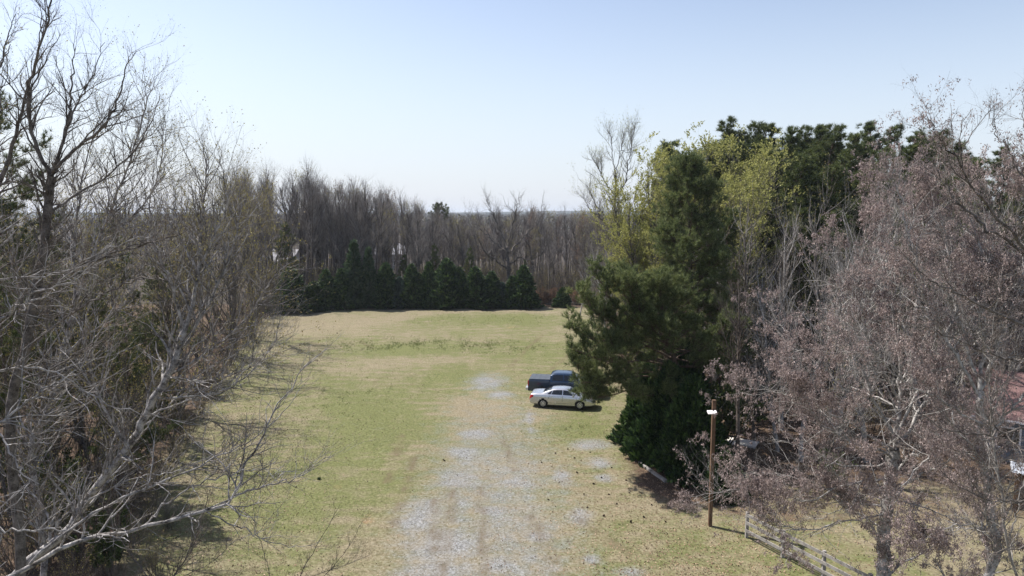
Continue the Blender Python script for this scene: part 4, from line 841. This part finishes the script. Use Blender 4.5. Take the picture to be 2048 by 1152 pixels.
def wheel(parent, x, y, r, w, rim_mat, tyre_mat, spokes=5):
    s = 1 if y > 0 else -1
    prof = [(r*0.66, -w/2), (r*0.93, -w/2), (r, -w*0.36), (r, w*0.36), (r*0.93, w/2), (r*0.66, w/2)]; n = 28; a = np.arange(n)*2*np.pi/n
    Vt = np.array([[q*math.cos(t_), yy, q*math.sin(t_)] for q, yy in prof for t_ in a]); m = len(prof)
    Fq = np.array([[k*n+i, k*n+(i+1) % n, ((k+1) % m)*n+(i+1) % n, ((k+1) % m)*n+i] for k in range(m) for i in range(n)])
    wh = mk('wheel', Vt+[x, y, r], Fq, tyre_mat, parent)
    b = MB(); out = s*w*0.42
    pr = [(r*0.67, out-s*0.05), (r*0.67, out), (r*0.60, out+s*0.004), (r*0.57, out-s*0.02)]
    Vr = np.array([[q*math.cos(t_), yy, q*math.sin(t_)] for q, yy in pr for t_ in a]); b.add(Vr, np.array([[k*n+i, k*n+(i+1) % n, (k+1)*n+(i+1) % n, (k+1)*n+i] for k in range(3) for i in range(n)]))
    for k in range(spokes):
        t_ = k*2*math.pi/spokes+0.3; d = np.array([math.cos(t_), 0, math.sin(t_)]); b.beam(d*r*0.08+[0, out-s*0.005, 0], d*r*0.6+[0, out-s*0.01, 0], 0.025, r*0.17, up=np.cross(d, [0, 1, 0]))
    b.cyl([0, out-s*0.03, 0], [0, out+s*0.012, 0], r*0.15, n=14)
    for q in b.v: q += np.array([x, y, r])
    b.build('rim', rim_mat, wh)
    d = MB(); d.cyl([x, y-s*w*0.1, r], [x, y+s*w*0.12, r], r*0.64, n=24); d.build('wheel_disc', M['dark_plastic'], wh)
    return wh
def wells(parent, xs, hw, r):
    b = MB()
    for x in xs:
        for s in (1, -1):
            a = np.linspace(-0.35, math.pi+0.35, 16); o = np.stack([x+np.cos(a)*r*1.18, np.full(16, s*hw), r*0.98+np.sin(a)*r*1.18], -1); i_ = o.copy(); i_[:, 1] = s*0.5; k = np.arange(15)
            b.add(np.concatenate([o, i_]), np.stack([k, k+1, k+17, k+16], -1)); b.add(np.concatenate([i_, [[x, s*0.5, r]]]), np.stack([k, k+1, k*0+16], -1))
    b.build('wheel_well', M['dark_plastic'], parent)
silver = plain('silver_paint', (0.55, 0.56, 0.58), 0.25, 0.5, 0.75, 0.02, coat=0.6)
navy = plain('navy_paint', (0.010, 0.030, 0.068), 0.25, 0.5, 0.25, 0.05, coat=0.7)
glass = NT('dark_glass', 0.06, 0.6).col((0.012, 0.014, 0.017)).m
rubber = plain('tyre_rubber', (0.022, 0.022, 0.023), 0.85, 0.2)
alloy = plain('alloy_wheel', (0.62, 0.62, 0.63), 0.35, 0.5, 0.7, 0.05)
tail = NT('red_lamp', 0.15, 0.6).col((0.42, 0.012, 0.016)).m
lampc = plain('clear_lamp', (0.65, 0.66, 0.68), 0.1, 0.6, 0.2, 0.05)
seam = NT('panel_gap', 0.7).col((0.03, 0.03, 0.033)).m
vinyl = plain('tonneau_vinyl', (0.07, 0.08, 0.095), 0.45, 0.4, 0, 0.1, 3)
cream = plain('beige_cloth', (0.30, 0.28, 0.25), 0.9)

def sedan():
    a, b = G(1086, 816), G(1159.6, 820); d = nrm(b-a); ang = math.atan2(d[1], d[0])
    n_ = np.array([-d[1], d[0], 0]); wb = np.linalg.norm(b-a); org = a - d*1.08 + n_*0.80     # x from the rear bumper, centre line
    o = thing('parked_sedan', 'silver four-door sedan parked on the grass, its nose under the pine branches', 'car', (org[0], org[1], float(ground_z(org[0], org[1]))+0.01), ang)
    X = [0, 0.06, 0.18, 0.60, 1.00, 1.35, 1.72, 2.20, 2.65, 3.05, 3.50, 3.88, 4.30, 4.70, 4.95, 5.09]
    zt = [0.62, 0.93, 1.04, 1.10, 1.13, 1.28, 1.41, 1.475, 1.485, 1.44, 1.24, 1.03, 0.97, 0.87, 0.76, 0.58]
    zb = [0.58, 0.86, 0.97, 1.00, 1.00, 0.99, 0.985, 0.975, 0.965, 0.955, 0.945, 0.93, 0.89, 0.80, 0.70, 0.54]
    hw = [0.70, 0.80, 0.86, 0.90, 0.915, 0.92, 0.925, 0.925, 0.925, 0.925, 0.92, 0.915, 0.90, 0.86, 0.78, 0.62]
    wr_ = [0.62, 0.66, 0.68, 0.70, 0.70, 0.62, 0.57, 0.575, 0.58, 0.58, 0.64, 0.72, 0.70, 0.66, 0.60, 0.50]
    lo = [0.38, 0.30, 0.26, 0.22, 0.20, 0.19, 0.18, 0.18, 0.18, 0.18, 0.18, 0.19, 0.20, 0.22, 0.26, 0.34]
    rings = [[(0, l), (h*0.86, l), (h*0.96, l+0.09), (h, min(0.55, z*0.8)), (h*0.992, max(min(0.55, z*0.8)+0.02, z-0.14)), (h*0.955, z), (h*0.955-(h*0.955-w)*0.12, z+(t_-z)*0.08), (w+0.02, z+(t_-z)*0.86), (w*0.86, z+(t_-z)*0.965), (w*0.4, t_-0.002), (0, t_)] for t_, z, h, w, l in zip(zt, zb, hw, wr_, lo)]
    Xs, Rs = smooth_rings(X, rings, 90); lf = Loft(Xs, Rs); wx = (1.08, 1.08+wb)
    car_body(lf, wx, 0.335, 'body', silver, o)
    for s in (1, -1):
        for q in ([(2.62, 6.12), (3.56, 6.15), (3.00, 6.90), (2.62, 6.92)], [(1.72, 6.12), (2.55, 6.12), (2.55, 6.92), (1.85, 6.90)], [(1.38, 6.2), (1.66, 6.12), (1.78, 6.88), (1.60, 6.7)]):
            mk('side_window', *lf.patch(q, (10, 5), s), glass, o)
        for q in ([(2.585, 3.0), (2.60, 3.0), (2.60, 6.05), (2.585, 6.05)], [(3.68, 3.0), (3.695, 3.0), (3.62, 6.0), (3.605, 6.0)], [(1.52, 3.6), (1.535, 3.6), (1.60, 6.0), (1.585, 6.0)], [(1.5, 2.5), (3.7, 2.5), (3.7, 2.56), (1.5, 2.56)]):
            mk('door_seam', *lf.patch(q, (6, 8), s, 0.004), seam, o)
        for hx_ in (2.45, 1.68):
            h_ = MB(); p = lf.P(hx_, 4.4, s)[0]; h_.beam(p+[0, s*0.015, 0], p+[0.17, s*0.015, 0], 0.03, 0.03); h_.build('door_handle', silver, o)
        mk('tail_lamp', *lf.patch([(0.012, 3.5), (0.34, 3.9), (0.30, 5.2), (0.03, 5.2)], (8, 6), s, 0.01), tail, o)
        mk('headlamp', *lf.patch([(4.58, 3.6), (5.04, 3.4), (4.98, 5.0), (4.50, 5.1)], (8, 6), s, 0.01), lampc, o)
        mb = MB(); p = lf.P(3.42, 5.9, s)[0]; mb.box(p+[0, s*0.11, 0.05], (0.10, 0.2, 0.12)); mb.build('wing_mirror', silver, o)
        mk('sill_trim', *lf.patch([(1.45, 1.8), (3.55, 1.8), (3.55, 2.3), (1.45, 2.3)], (10, 4), s, 0.008), silver, o)
    for nm, q in (('rear_window', [(1.06, 7.3), (1.70, 7.3), (1.70, 9.99), (1.06, 9.99)]), ('windscreen', [(3.10, 7.3), (3.84, 7.3), (3.84, 9.99), (3.10, 9.99)])):
        P1, F1 = lf.patch(q, (8, 8), 1); P2, F2 = lf.patch(q, (8, 8), -1); mk(nm, *join((P1, F1), (P2, F2)), glass, o)
    g = MB(); g.box((5.03, 0, 0.60), (0.09, 0.9, 0.13)); g.build('grille', M['dark_plastic'], o)
    g = MB(); g.box((0.0, 0, 0.50), (0.05, 0.46, 0.12)); g.build('number_plate', M['white_metal'], o)
    wells(o, wx, 0.86, 0.335)
    for x in wx:
        for y in (0.80, -0.80): wheel(o, x, y, 0.335, 0.22, alloy, rubber, 7)
    return o, ang, n_, d, a
sed, cang, cn, cd, ca_ = sedan()

def pickup():
    L = 5.9; rear = G(1060, 800); Yt = ca_[1]+4.2
    org = np.array([W(1060, 780, Yt)[0]-0.05, Yt, 0])
    o = thing('pickup_truck', 'dark blue pickup truck with a covered bed parked behind the silver sedan', 'truck', (org[0], org[1], float(ground_z(org[0], org[1]))+0.01), cang+0.03)
    X = [0, 0.05, 0.12, 1.0, 1.78, 1.80, 1.84, 2.3, 3.0, 3.45, 3.75, 4.22, 4.30, 5.0, 5.6, 5.8, 5.9]
    zt = [0.80, 1.36, 1.42, 1.43, 1.43, 1.45, 1.80, 1.95, 1.96, 1.94, 1.78, 1.42, 1.38, 1.34, 1.25, 1.10, 0.8]
    zb = [0.78, 1.34, 1.40, 1.41, 1.41, 1.30, 1.30, 1.30, 1.30, 1.30, 1.29, 1.28, 1.27, 1.24, 1.15, 1.0, 0.75]
    hw = [0.94, 0.98, 1.00, 1.01, 1.01, 1.01, 1.01, 1.01, 1.01, 1.01, 1.01, 1.01, 1.01, 1.00, 0.98, 0.94, 0.85]
    wr_ = [0.9, 0.93, 0.95, 0.96, 0.96, 0.80, 0.76, 0.72, 0.72, 0.72, 0.76, 0.88, 0.88, 0.86, 0.84, 0.8, 0.72]
    rings = [[(0, 0.45), (h*0.90, 0.45), (h*0.97, 0.52), (h, 0.85*z/1.3), (h*0.99, z-0.12*z/1.3), (h*0.965, z), (h*0.965-(h*0.965-w)*0.1, z+(t_-z)*0.06), (w+0.02, z+(t_-z)*0.88), (w*0.88, z+(t_-z)*0.97), (w*0.4, t_-0.002), (0, t_)] for t_, z, h, w in zip(zt, zb, hw, wr_)]
    Xs, Rs = smooth_rings(X, rings, 110); lf = Loft(Xs, Rs); wx = (1.15, 4.85)
    car_body(lf, wx, 0.40, 'body', navy, o)
    for s in (1, -1):
        for q in ([(2.95, 6.1), (3.98, 6.1), (3.5, 6.88), (2.95, 6.9)], [(1.98, 6.1), (2.86, 6.1), (2.86, 6.9), (2.1, 6.9)]): mk('side_window', *lf.patch(q, (10, 5), s), glass, o)
        for q in ([(1.79, 2.2), (1.81, 2.2), (1.81, 5.9), (1.79, 5.9)], [(2.9, 2.2), (2.92, 2.2), (2.92, 6), (2.9, 6)], [(4.15, 2.2), (4.17, 2.2), (4.17, 6), (4.15, 6)]): mk('door_seam', *lf.patch(q, (3, 8), s, 0.004), seam, o)
        tl = MB(); tl.box((0.035, s*0.90, 1.10), (0.10, 0.17, 0.42)); tl.build('tail_lamp', tail, o)
        rl = MB(); rl.box((-0.018, s*0.90, 1.10), (0.012, 0.10, 0.09)); rl.build('reversing_lamp', lampc, o)
        hl = MB(); hl.box((5.80, s*0.80, 0.98), (0.16, 0.22, 0.24)); hl.build('headlamp', lampc, o)
        mb = MB(); mb.box((3.95, s*1.14, 1.42), (0.12, 0.22, 0.24)); mb.build('wing_mirror', M['dark_plastic'], o)
    for nm, q in (('rear_window', [(1.815, 7.05), (1.90, 7.3), (1.90, 9.99), (1.815, 9.99)]), ('windscreen', [(3.52, 7.3), (4.20, 7.3), (4.20, 9.99), (3.52, 9.99)])):
        P1, F1 = lf.patch(q, (8, 8), 1); P2, F2 = lf.patch(q, (8, 8), -1); mk(nm, *join((P1, F1), (P2, F2)), glass, o)
    tc = MB(); tc.box((0.95, 0, 1.445), (1.66, 1.80, 0.035)); tcv = tc.build('bed_cover', vinyl, o)
    for x in (0.5, 0.93, 1.36):
        q = MB(); q.box((x, 0, 1.466), (0.025, 1.76, 0.012)); q.build('rib', vinyl, tcv)
    g = MB(); g.box((5.88, 0, 0.98), (0.06, 1.2, 0.34)); g.build('grille', M['dark_plastic'], o)
    g = MB(); g.box((-0.09, 0, 0.62), (0.2, 1.8, 0.2)); g.build('rear_bumper', alloy, o)
    g = MB(); g.box((5.95, 0, 0.62), (0.2, 1.86, 0.26)); g.build('front_bumper', alloy, o)
    wells(o, wx, 0.95, 0.40)
    for x in wx:
        for y in (0.86, -0.86): wheel(o, x, y, 0.40, 0.27, alloy, rubber, 6)
pickup()

# ------------------------------------------------------------------ pole with its lamp
pb = G(1420, 1050)
o = thing('light_pole', 'square brown wooden pole with a flat white lamp near its top', 'light pole', (pb[0], pb[1], 0))
hp = hpx(800, pb[1])
m = MB(); m.box((0, 0, hp/2-0.15), (0.165, 0.165, hp+0.3)); m.build('post', M['pole_wood'], o)
m = MB(); m.beam((-0.02, -0.10, hp-0.50), (-0.10, -0.20, hp-0.46), 0.06, 0.06); m.build('bracket', M['dark_plastic'], o)
Rl = np.array(Matrix.Rotation(math.radians(18), 3, 'X').to_4x4().to_3x3())
m = MB(); m.box((-0.16, -0.27, hp-0.52), (0.42, 0.26, 0.06), rot=Rl); lh = m.build('lamp_head', M['white_metal'], o)
m = MB(); m.box((-0.16, -0.262, hp-0.556), (0.38, 0.22, 0.012), rot=Rl); m.build('lens', lampc, lh)

# ------------------------------------------------------------------ fence
fa, fb = G(1565, 1112), G(1646, 1156); fd = nrm(fb-fa); step = np.linalg.norm(fb-fa)
o = thing('rail_fence', 'weathered grey three-rail wooden fence running down to the bottom edge below the tasselled tree', 'fence', tuple(fa))
for k in range(-1, 4):
    p = fd*step*k; m = MB(); m.box((p[0], p[1], 0.52), (0.13, 0.13, 1.34)); m.build('post', M['weathered'], o)
    if k < 3:
        q = fd*step*(k+1); nn = np.array([-fd[1], fd[0], 0])*0.085
        if nn[0] > 0: nn = -nn
        for z in (0.32, 0.70, 1.08):
            m = MB(); m.beam(p+nn+[0, 0, z]+fd*0.004, q+nn+[0, 0, z]-fd*0.004, 0.04, 0.14); m.build('rail', M['weathered'], o)
for a_, b_, lab in [((1279,928),(1303,946),'grey landscape timber at the edge of the cypress bed, the farther piece'),((1304,947),(1332,966),'grey landscape timber at the edge of the cypress bed, the nearer piece')]:
    a_, b_ = G(*a_), G(*b_); m = MB(); m.beam([0, 0, 0.08], b_-a_+[0, 0, 0.08], 0.16, 0.2); x = m.build('landscape_timber', M['weathered']); x.location = tuple(a_); tag(x, lab, 'timber')

# ------------------------------------------------------------------ houses
brick_t = NT('red_shingle', 0.9, 0.1)
bk = brick_t.n('ShaderNodeTexBrick'); bk.inputs['Scale'].default_value = 3.0; bk.inputs['Mortar Size'].default_value = 0.012
bk.inputs['Color1'].default_value = (0.17, 0.105, 0.10, 1); bk.inputs['Color2'].default_value = (0.23, 0.145, 0.14, 1); bk.inputs['Mortar'].default_value = (0.14, 0.08, 0.07, 1)
brick_t.l(brick_t.coord(), bk.inputs['Vector']); brick_t.col(bk.outputs[0]); M['shingle'] = brick_t.m
sid = NT('siding', 0.7, 0.2); wv = sid.n('ShaderNodeTexWave', wave_type='BANDS', bands_direction='Z'); wv.inputs['Scale'].default_value = 2.6
sid.l(sid.coord(), wv.inputs['Vector']); sid.col(sid.ramp(wv.outputs['Fac'], (0.0, (0.10, 0.12, 0.15)), (0.25, (0.17, 0.195, 0.24)))); M['siding'] = sid.m
M['white_wall'] = plain('white_wall', (0.33, 0.33, 0.33), 0.8, var=0.05); M['grey_roof'] = plain('grey_roof', (0.3, 0.3, 0.32), 0.8, var=0.12)
M['tin'] = plain('tin_roof', (0.5, 0.53, 0.57), 0.35, 0.5, 0.3, 0.06)
def house(name, label, x, y, w, d, wall_h, roof_h, wall_m, roof_m, rz=0, windows=3):
    o = thing(name, label, 'house', (x, y, 0), rz)
    m = MB(); a, b = w/2, d/2
    m.add([[-a,-b,-.2],[a,-b,-.2],[a,b,-.2],[-a,b,-.2],[-a,-b,wall_h],[a,-b,wall_h],[a,b,wall_h],[-a,b,wall_h],[-a,0,wall_h+roof_h-.08],[a,0,wall_h+roof_h-.08]], [[0,1,5,4],[2,3,7,6],[1,2,6,5],[3,0,4,7]], [[5,6,9],[7,4,8]])
    m.build('wall', wall_m, o)
    m = MB(); e = 0.45; k = roof_h/b
    for s in (-1, 1):
        A = np.array([[-a-e, s*(b+e), wall_h-e*k], [a+e, s*(b+e), wall_h-e*k], [a+e, 0, wall_h+roof_h], [-a-e, 0, wall_h+roof_h]]); m.add(np.concatenate([A, A+[0, 0, 0.14]]), [[0,1,2,3],[7,6,5,4],[0,4,5,1],[1,5,6,2],[3,2,6,7],[0,3,7,4]])
    rf = m.build('roof', roof_m, o)
    m = MB(); m.box((w*0.22, 0.1, wall_h+roof_h+0.25), (0.7, 0.7, 1.1)); m.build('chimney', M['shingle'], rf)
    for k2 in range(windows):
        xw = -a + w*(k2+0.5)/windows
        if k2 == windows//2:
            m = MB(); m.box((xw, -b-0.02, 1.05), (1.0, 0.06, 2.1)); dd = m.build('door', M['dark_plastic'], o); m = MB(); m.cyl((xw+0.38, -b-0.09, 1.0), (xw+0.38, -b-0.04, 1.0), 0.035); m.build('handle', alloy, dd); continue
        m = MB(); m.box((xw, -b-0.02, 1.55), (1.25, 0.06, 1.35)); f = m.build('window', M['white_metal'], o)
        m = MB(); m.box((xw, -b-0.055, 1.55), (1.05, 0.02, 1.15)); m.build('pane', glass, f)
    m = MB(); m.beam((-a-e, -b-e-0.06, wall_h-e*roof_h/b+0.03), (a+e, -b-e-0.06, wall_h-e*roof_h/b+0.03), 0.11, 0.11); m.build('gutter', M['white_metal'], o)
    return o
house('house', 'low house with a faded red shingle roof behind the tasselled trees at the right edge', 33.9, 39.9, 9.7, 5, 3.0, 2.0, M['siding'], M['shingle'], -0.63, 3)
house('house', 'white house glimpsed between the bare trunks behind the evergreen row', W(778, 500, 185)[0], 185, 8, 7, 4.2, 2.4, M['white_wall'], M['grey_roof'], 0.2, 5)
house('house', 'pale house barely showing beyond the left end of the evergreen row', W(548, 500, 170)[0], 170, 12, 8, 3.4, 2.4, M['white_wall'], M['grey_roof'], -0.1, 5)
sx = W(2122, 900, 33)[0]
o = thing('garden_shed', 'small open shed with a bright corrugated metal roof at the right edge', 'shed', (26.7, 31.8, 0), -0.6)
for dx in (-1.8, 1.8):
    for dy in (-0.55, 0.55): m = MB(); m.box((dx, dy, 1.1), (0.12, 0.12, 2.3)); m.build('post', M['pole_wood'], o)
xc = np.linspace(-2.1, 2.1, 57); zc = 0.03*np.sin(np.arange(57)*math.pi/2)
RV = np.concatenate([np.stack([xc, np.full(57, -0.75), 2.3+zc], -1), np.stack([xc, np.full(57, 0.75), 2.42+zc], -1)]); k = np.arange(56)
Rv2 = np.concatenate([RV, RV-[0, 0, 0.02]]); mk('roof', Rv2, np.concatenate([np.stack([k, k+1, k+58, k+57], -1), np.stack([k+114, k+171, k+172, k+115], -1)]), M['tin'], o)
m = MB(); m.box((0, 0.64, 1.15), (3.6, 0.05, 2.2)); m.build('back_wall', M['pole_wood'], o)

# ------------------------------------------------------------------ pine cones, weed clump, grass
rng = np.random.default_rng(3)
def cone_mesh():
    vs, fs, n = [], [], 0; b = MB()
    for k in range(7):
        t_ = k/6; r = 0.045*math.sin(math.pi*(0.15+0.75*t_))+0.008
        for j in range(7):
            a = j*0.9+k*0.45; d = np.array([math.cos(a), math.sin(a), 0.45]); p = np.array([0, 0, 0.012+0.10*t_]); q = np.array([-math.sin(a), math.cos(a), 0])*0.014
            b.add([p-q, p+q, p+q+d*r, p-q+d*r+[0, 0, 0.004], p+d*r*1.15+[0, 0, 0.008]], [[0, 1, 2, 3]], [[3, 2, 4]])
    b.cyl((0, 0, 0), (0, 0, 0.11), 0.022, 0.01, 8); return b
cm_ = cone_mesh().build('pine_cone', M['cone']); first = True
spots = [(1156,945),(1168,992),(1173,1018),(1190,968),(1205,955),(1232,1010),(1110,905),(1135,898),(1250,960),(1085,925),(1220,990),(1260,985),(1180,905),(1225,935),(1305,1010),(1290,1035),(1120,965),(1150,915),(1330,1042),(1205,1035),(1262,1048),(1095,1000),(1240,880),(1225,868),(886,921),(891,922)]
for px, py in spots:
    p = G(px, py); x = cm_ if first else cm_.copy()
    if not first: C.objects.link(x)
    first = False; x.location = (p[0], p[1], float(ground_z(p[0], p[1]))+0.03); x.rotation_euler = (rng.uniform(1, 2), rng.uniform(0, 1), rng.uniform(0, 6)); s = rng.uniform(0.7, 1.1); x.scale = (s, s, s)
    tag(x, 'small dark pine cone lying on the dry grass by the drive', 'pine cone', 'pine cones scattered near the pines')
p = G(638, 960)
b = np.array([p[0], p[1], 0.02]); n = 60; base = rng.normal(size=(n, 3))*[0.035, 0.035, 0]
V, F = tufts(rng, base, np.tile([[0, 0, 1.0]], (n, 1)), 3, 0.16, 0.025, 0.7)
x = mk('weed_clump', V, F, M['cypress']); x.location = tuple(b); tag(x, 'small dark weed clump alone on the lawn between the bare limbs and the drive', 'weed')

# short tufts of grass over the field
def tuft_field(name, label, n, sampler, hmin, hmax, mat, nb=4):
    P = sampler(n); n = len(P); p = np.repeat(P, nb, 0); p[:, :2] += rng.normal(size=(len(p), 2))*0.05; p[:, 2] = ground_z(p[:, 0], p[:, 1])-0.01
    d = nrm(np.stack([rng.normal(size=len(p))*0.5, rng.normal(size=len(p))*0.5, np.ones(len(p))], -1)); q = nrm(np.cross(d, rng.normal(size=d.shape))); l = rng.uniform(hmin, hmax, len(p))[:, None]
    V = np.stack([p-q*0.012, p+q*0.012, p+d*l], 1).reshape(-1, 3); tag(mk(name, V, np.arange(len(V)).reshape(-1, 3), mat), label, 'grass', kind='stuff')
def samp_field(n):
    Y = 24+rng.random(n)**1.5*80; px = rng.uniform(380, 1400, n); X = (px-1024)/F_*(Y*cp_+CAMZ*sp_)
    ex_ = np.interp(Y, [22, 30, 45, 63, 80, 100, 106], [-11.5, -14, -20, -26, -31, -35, -36]); return np.stack([X, Y, 0*X], -1)[(X > ex_) & (X < np.interp(Y, [20, 32, 36, 42, 60, 106], [16, 12, 6.5, 7, 10, 12]))]
gm_ = foliage('grass_mixed', [(0.13, 0.14, 0.05), (0.24, 0.215, 0.125), (0.34, 0.30, 0.20)], 0.3, 0.3)
gg_ = foliage('grass_green', [(0.09, 0.12, 0.04), (0.14, 0.17, 0.055), (0.20, 0.225, 0.085)], 0.3, 0.3)
tuft_field('grass', 'short dry and green grass blades all over the field', 36000, samp_field, 0.03, 0.08, gm_, 3)
n = 60000; Y = 24+rng.random(n)**1.3*45; px = np.where(rng.random(n) < 0.55, rng.normal(size=n)*190+1420, rng.normal(size=n)*200+300)
P = np.stack([(px-1024)/F_*(Y*cp_+CAMZ*sp_), Y, 0*Y], -1); P[:, 2] = ground_z(P[:, 0], P[:, 1])+0.012
V, F = leafs(rng, P, 0.085, 0.6, np.tile([0, 0, -0.25], (n, 1))); V[:, 2] = np.maximum(V[:, 2], 0.004+ground_z(V[:, 0], V[:, 1]))
tag(mk('fallen_leaves', V, F, foliage('dead_leaf', [(0.10, 0.06, 0.04), (0.24, 0.155, 0.10), (0.40, 0.29, 0.20)], 0.0, 0.5)), 'dead brown leaves strewn under the trees and along the edges of the grass', 'leaves', kind='stuff')
def samp_band(n):
    c = rng.choice(6, n, p=[.24,.24,.24,.18,.07,.03]); cx = np.array([760, 860, 990, 1000, 690, 1150])[c]; cyy = np.array([692, 686, 694, 640, 800, 858])[c]; rx = np.array([70, 80, 70, 120, 90, 60])[c]; ry = np.array([6, 6, 7, 8, 35, 12])[c]
    px = cx+rng.normal(size=n)*rx*0.9; py = cyy+rng.normal(size=n)*ry*0.9; keep = (np.sin(px*0.13)+np.sin(px*0.041+py*0.3)+rng.normal(size=n)) > 0.2; px, py = px[keep], py[keep]; n = len(px)
    clump = rng.integers(0, 900, n); off = rng.normal(size=(900, 2))*0.0
    D = np.stack([(px-1024)/F_, cp_+(576-py)/F_*sp_, -sp_+(576-py)/F_*cp_], -1); P = D*(-CAMZ/D[:, 2:3]); P[:, 2] = 0
    return P
tuft_field('tall_grass', 'taller rank green grass in patches across the field', 4200, samp_band, 0.10, 0.30, gg_, 4)

write_ranks()
# ------------------------------------------------------------------ the air
hz_ = bpy.data.materials.new('haze_air'); hz_.use_nodes = True; nt = hz_.node_tree; nt.nodes.remove(nt.nodes['Principled BSDF'])
pv = nt.nodes.new('ShaderNodeVolumePrincipled'); pv.inputs['Color'].default_value = (0.80, 0.88, 1.0, 1); pv.inputs['Density'].default_value = 0.00016; pv.inputs['Anisotropy'].default_value = 0.3
nt.links.new(pv.outputs[0], nt.nodes['Material Output'].inputs['Volume'])
m = MB(); m.box((0, 1850, 17), (9990, 6790, 37)); hb = m.build('haze', hz_); tag(hb, 'faint bluish haze in the air over the fields and woods', 'haze', kind='stuff')
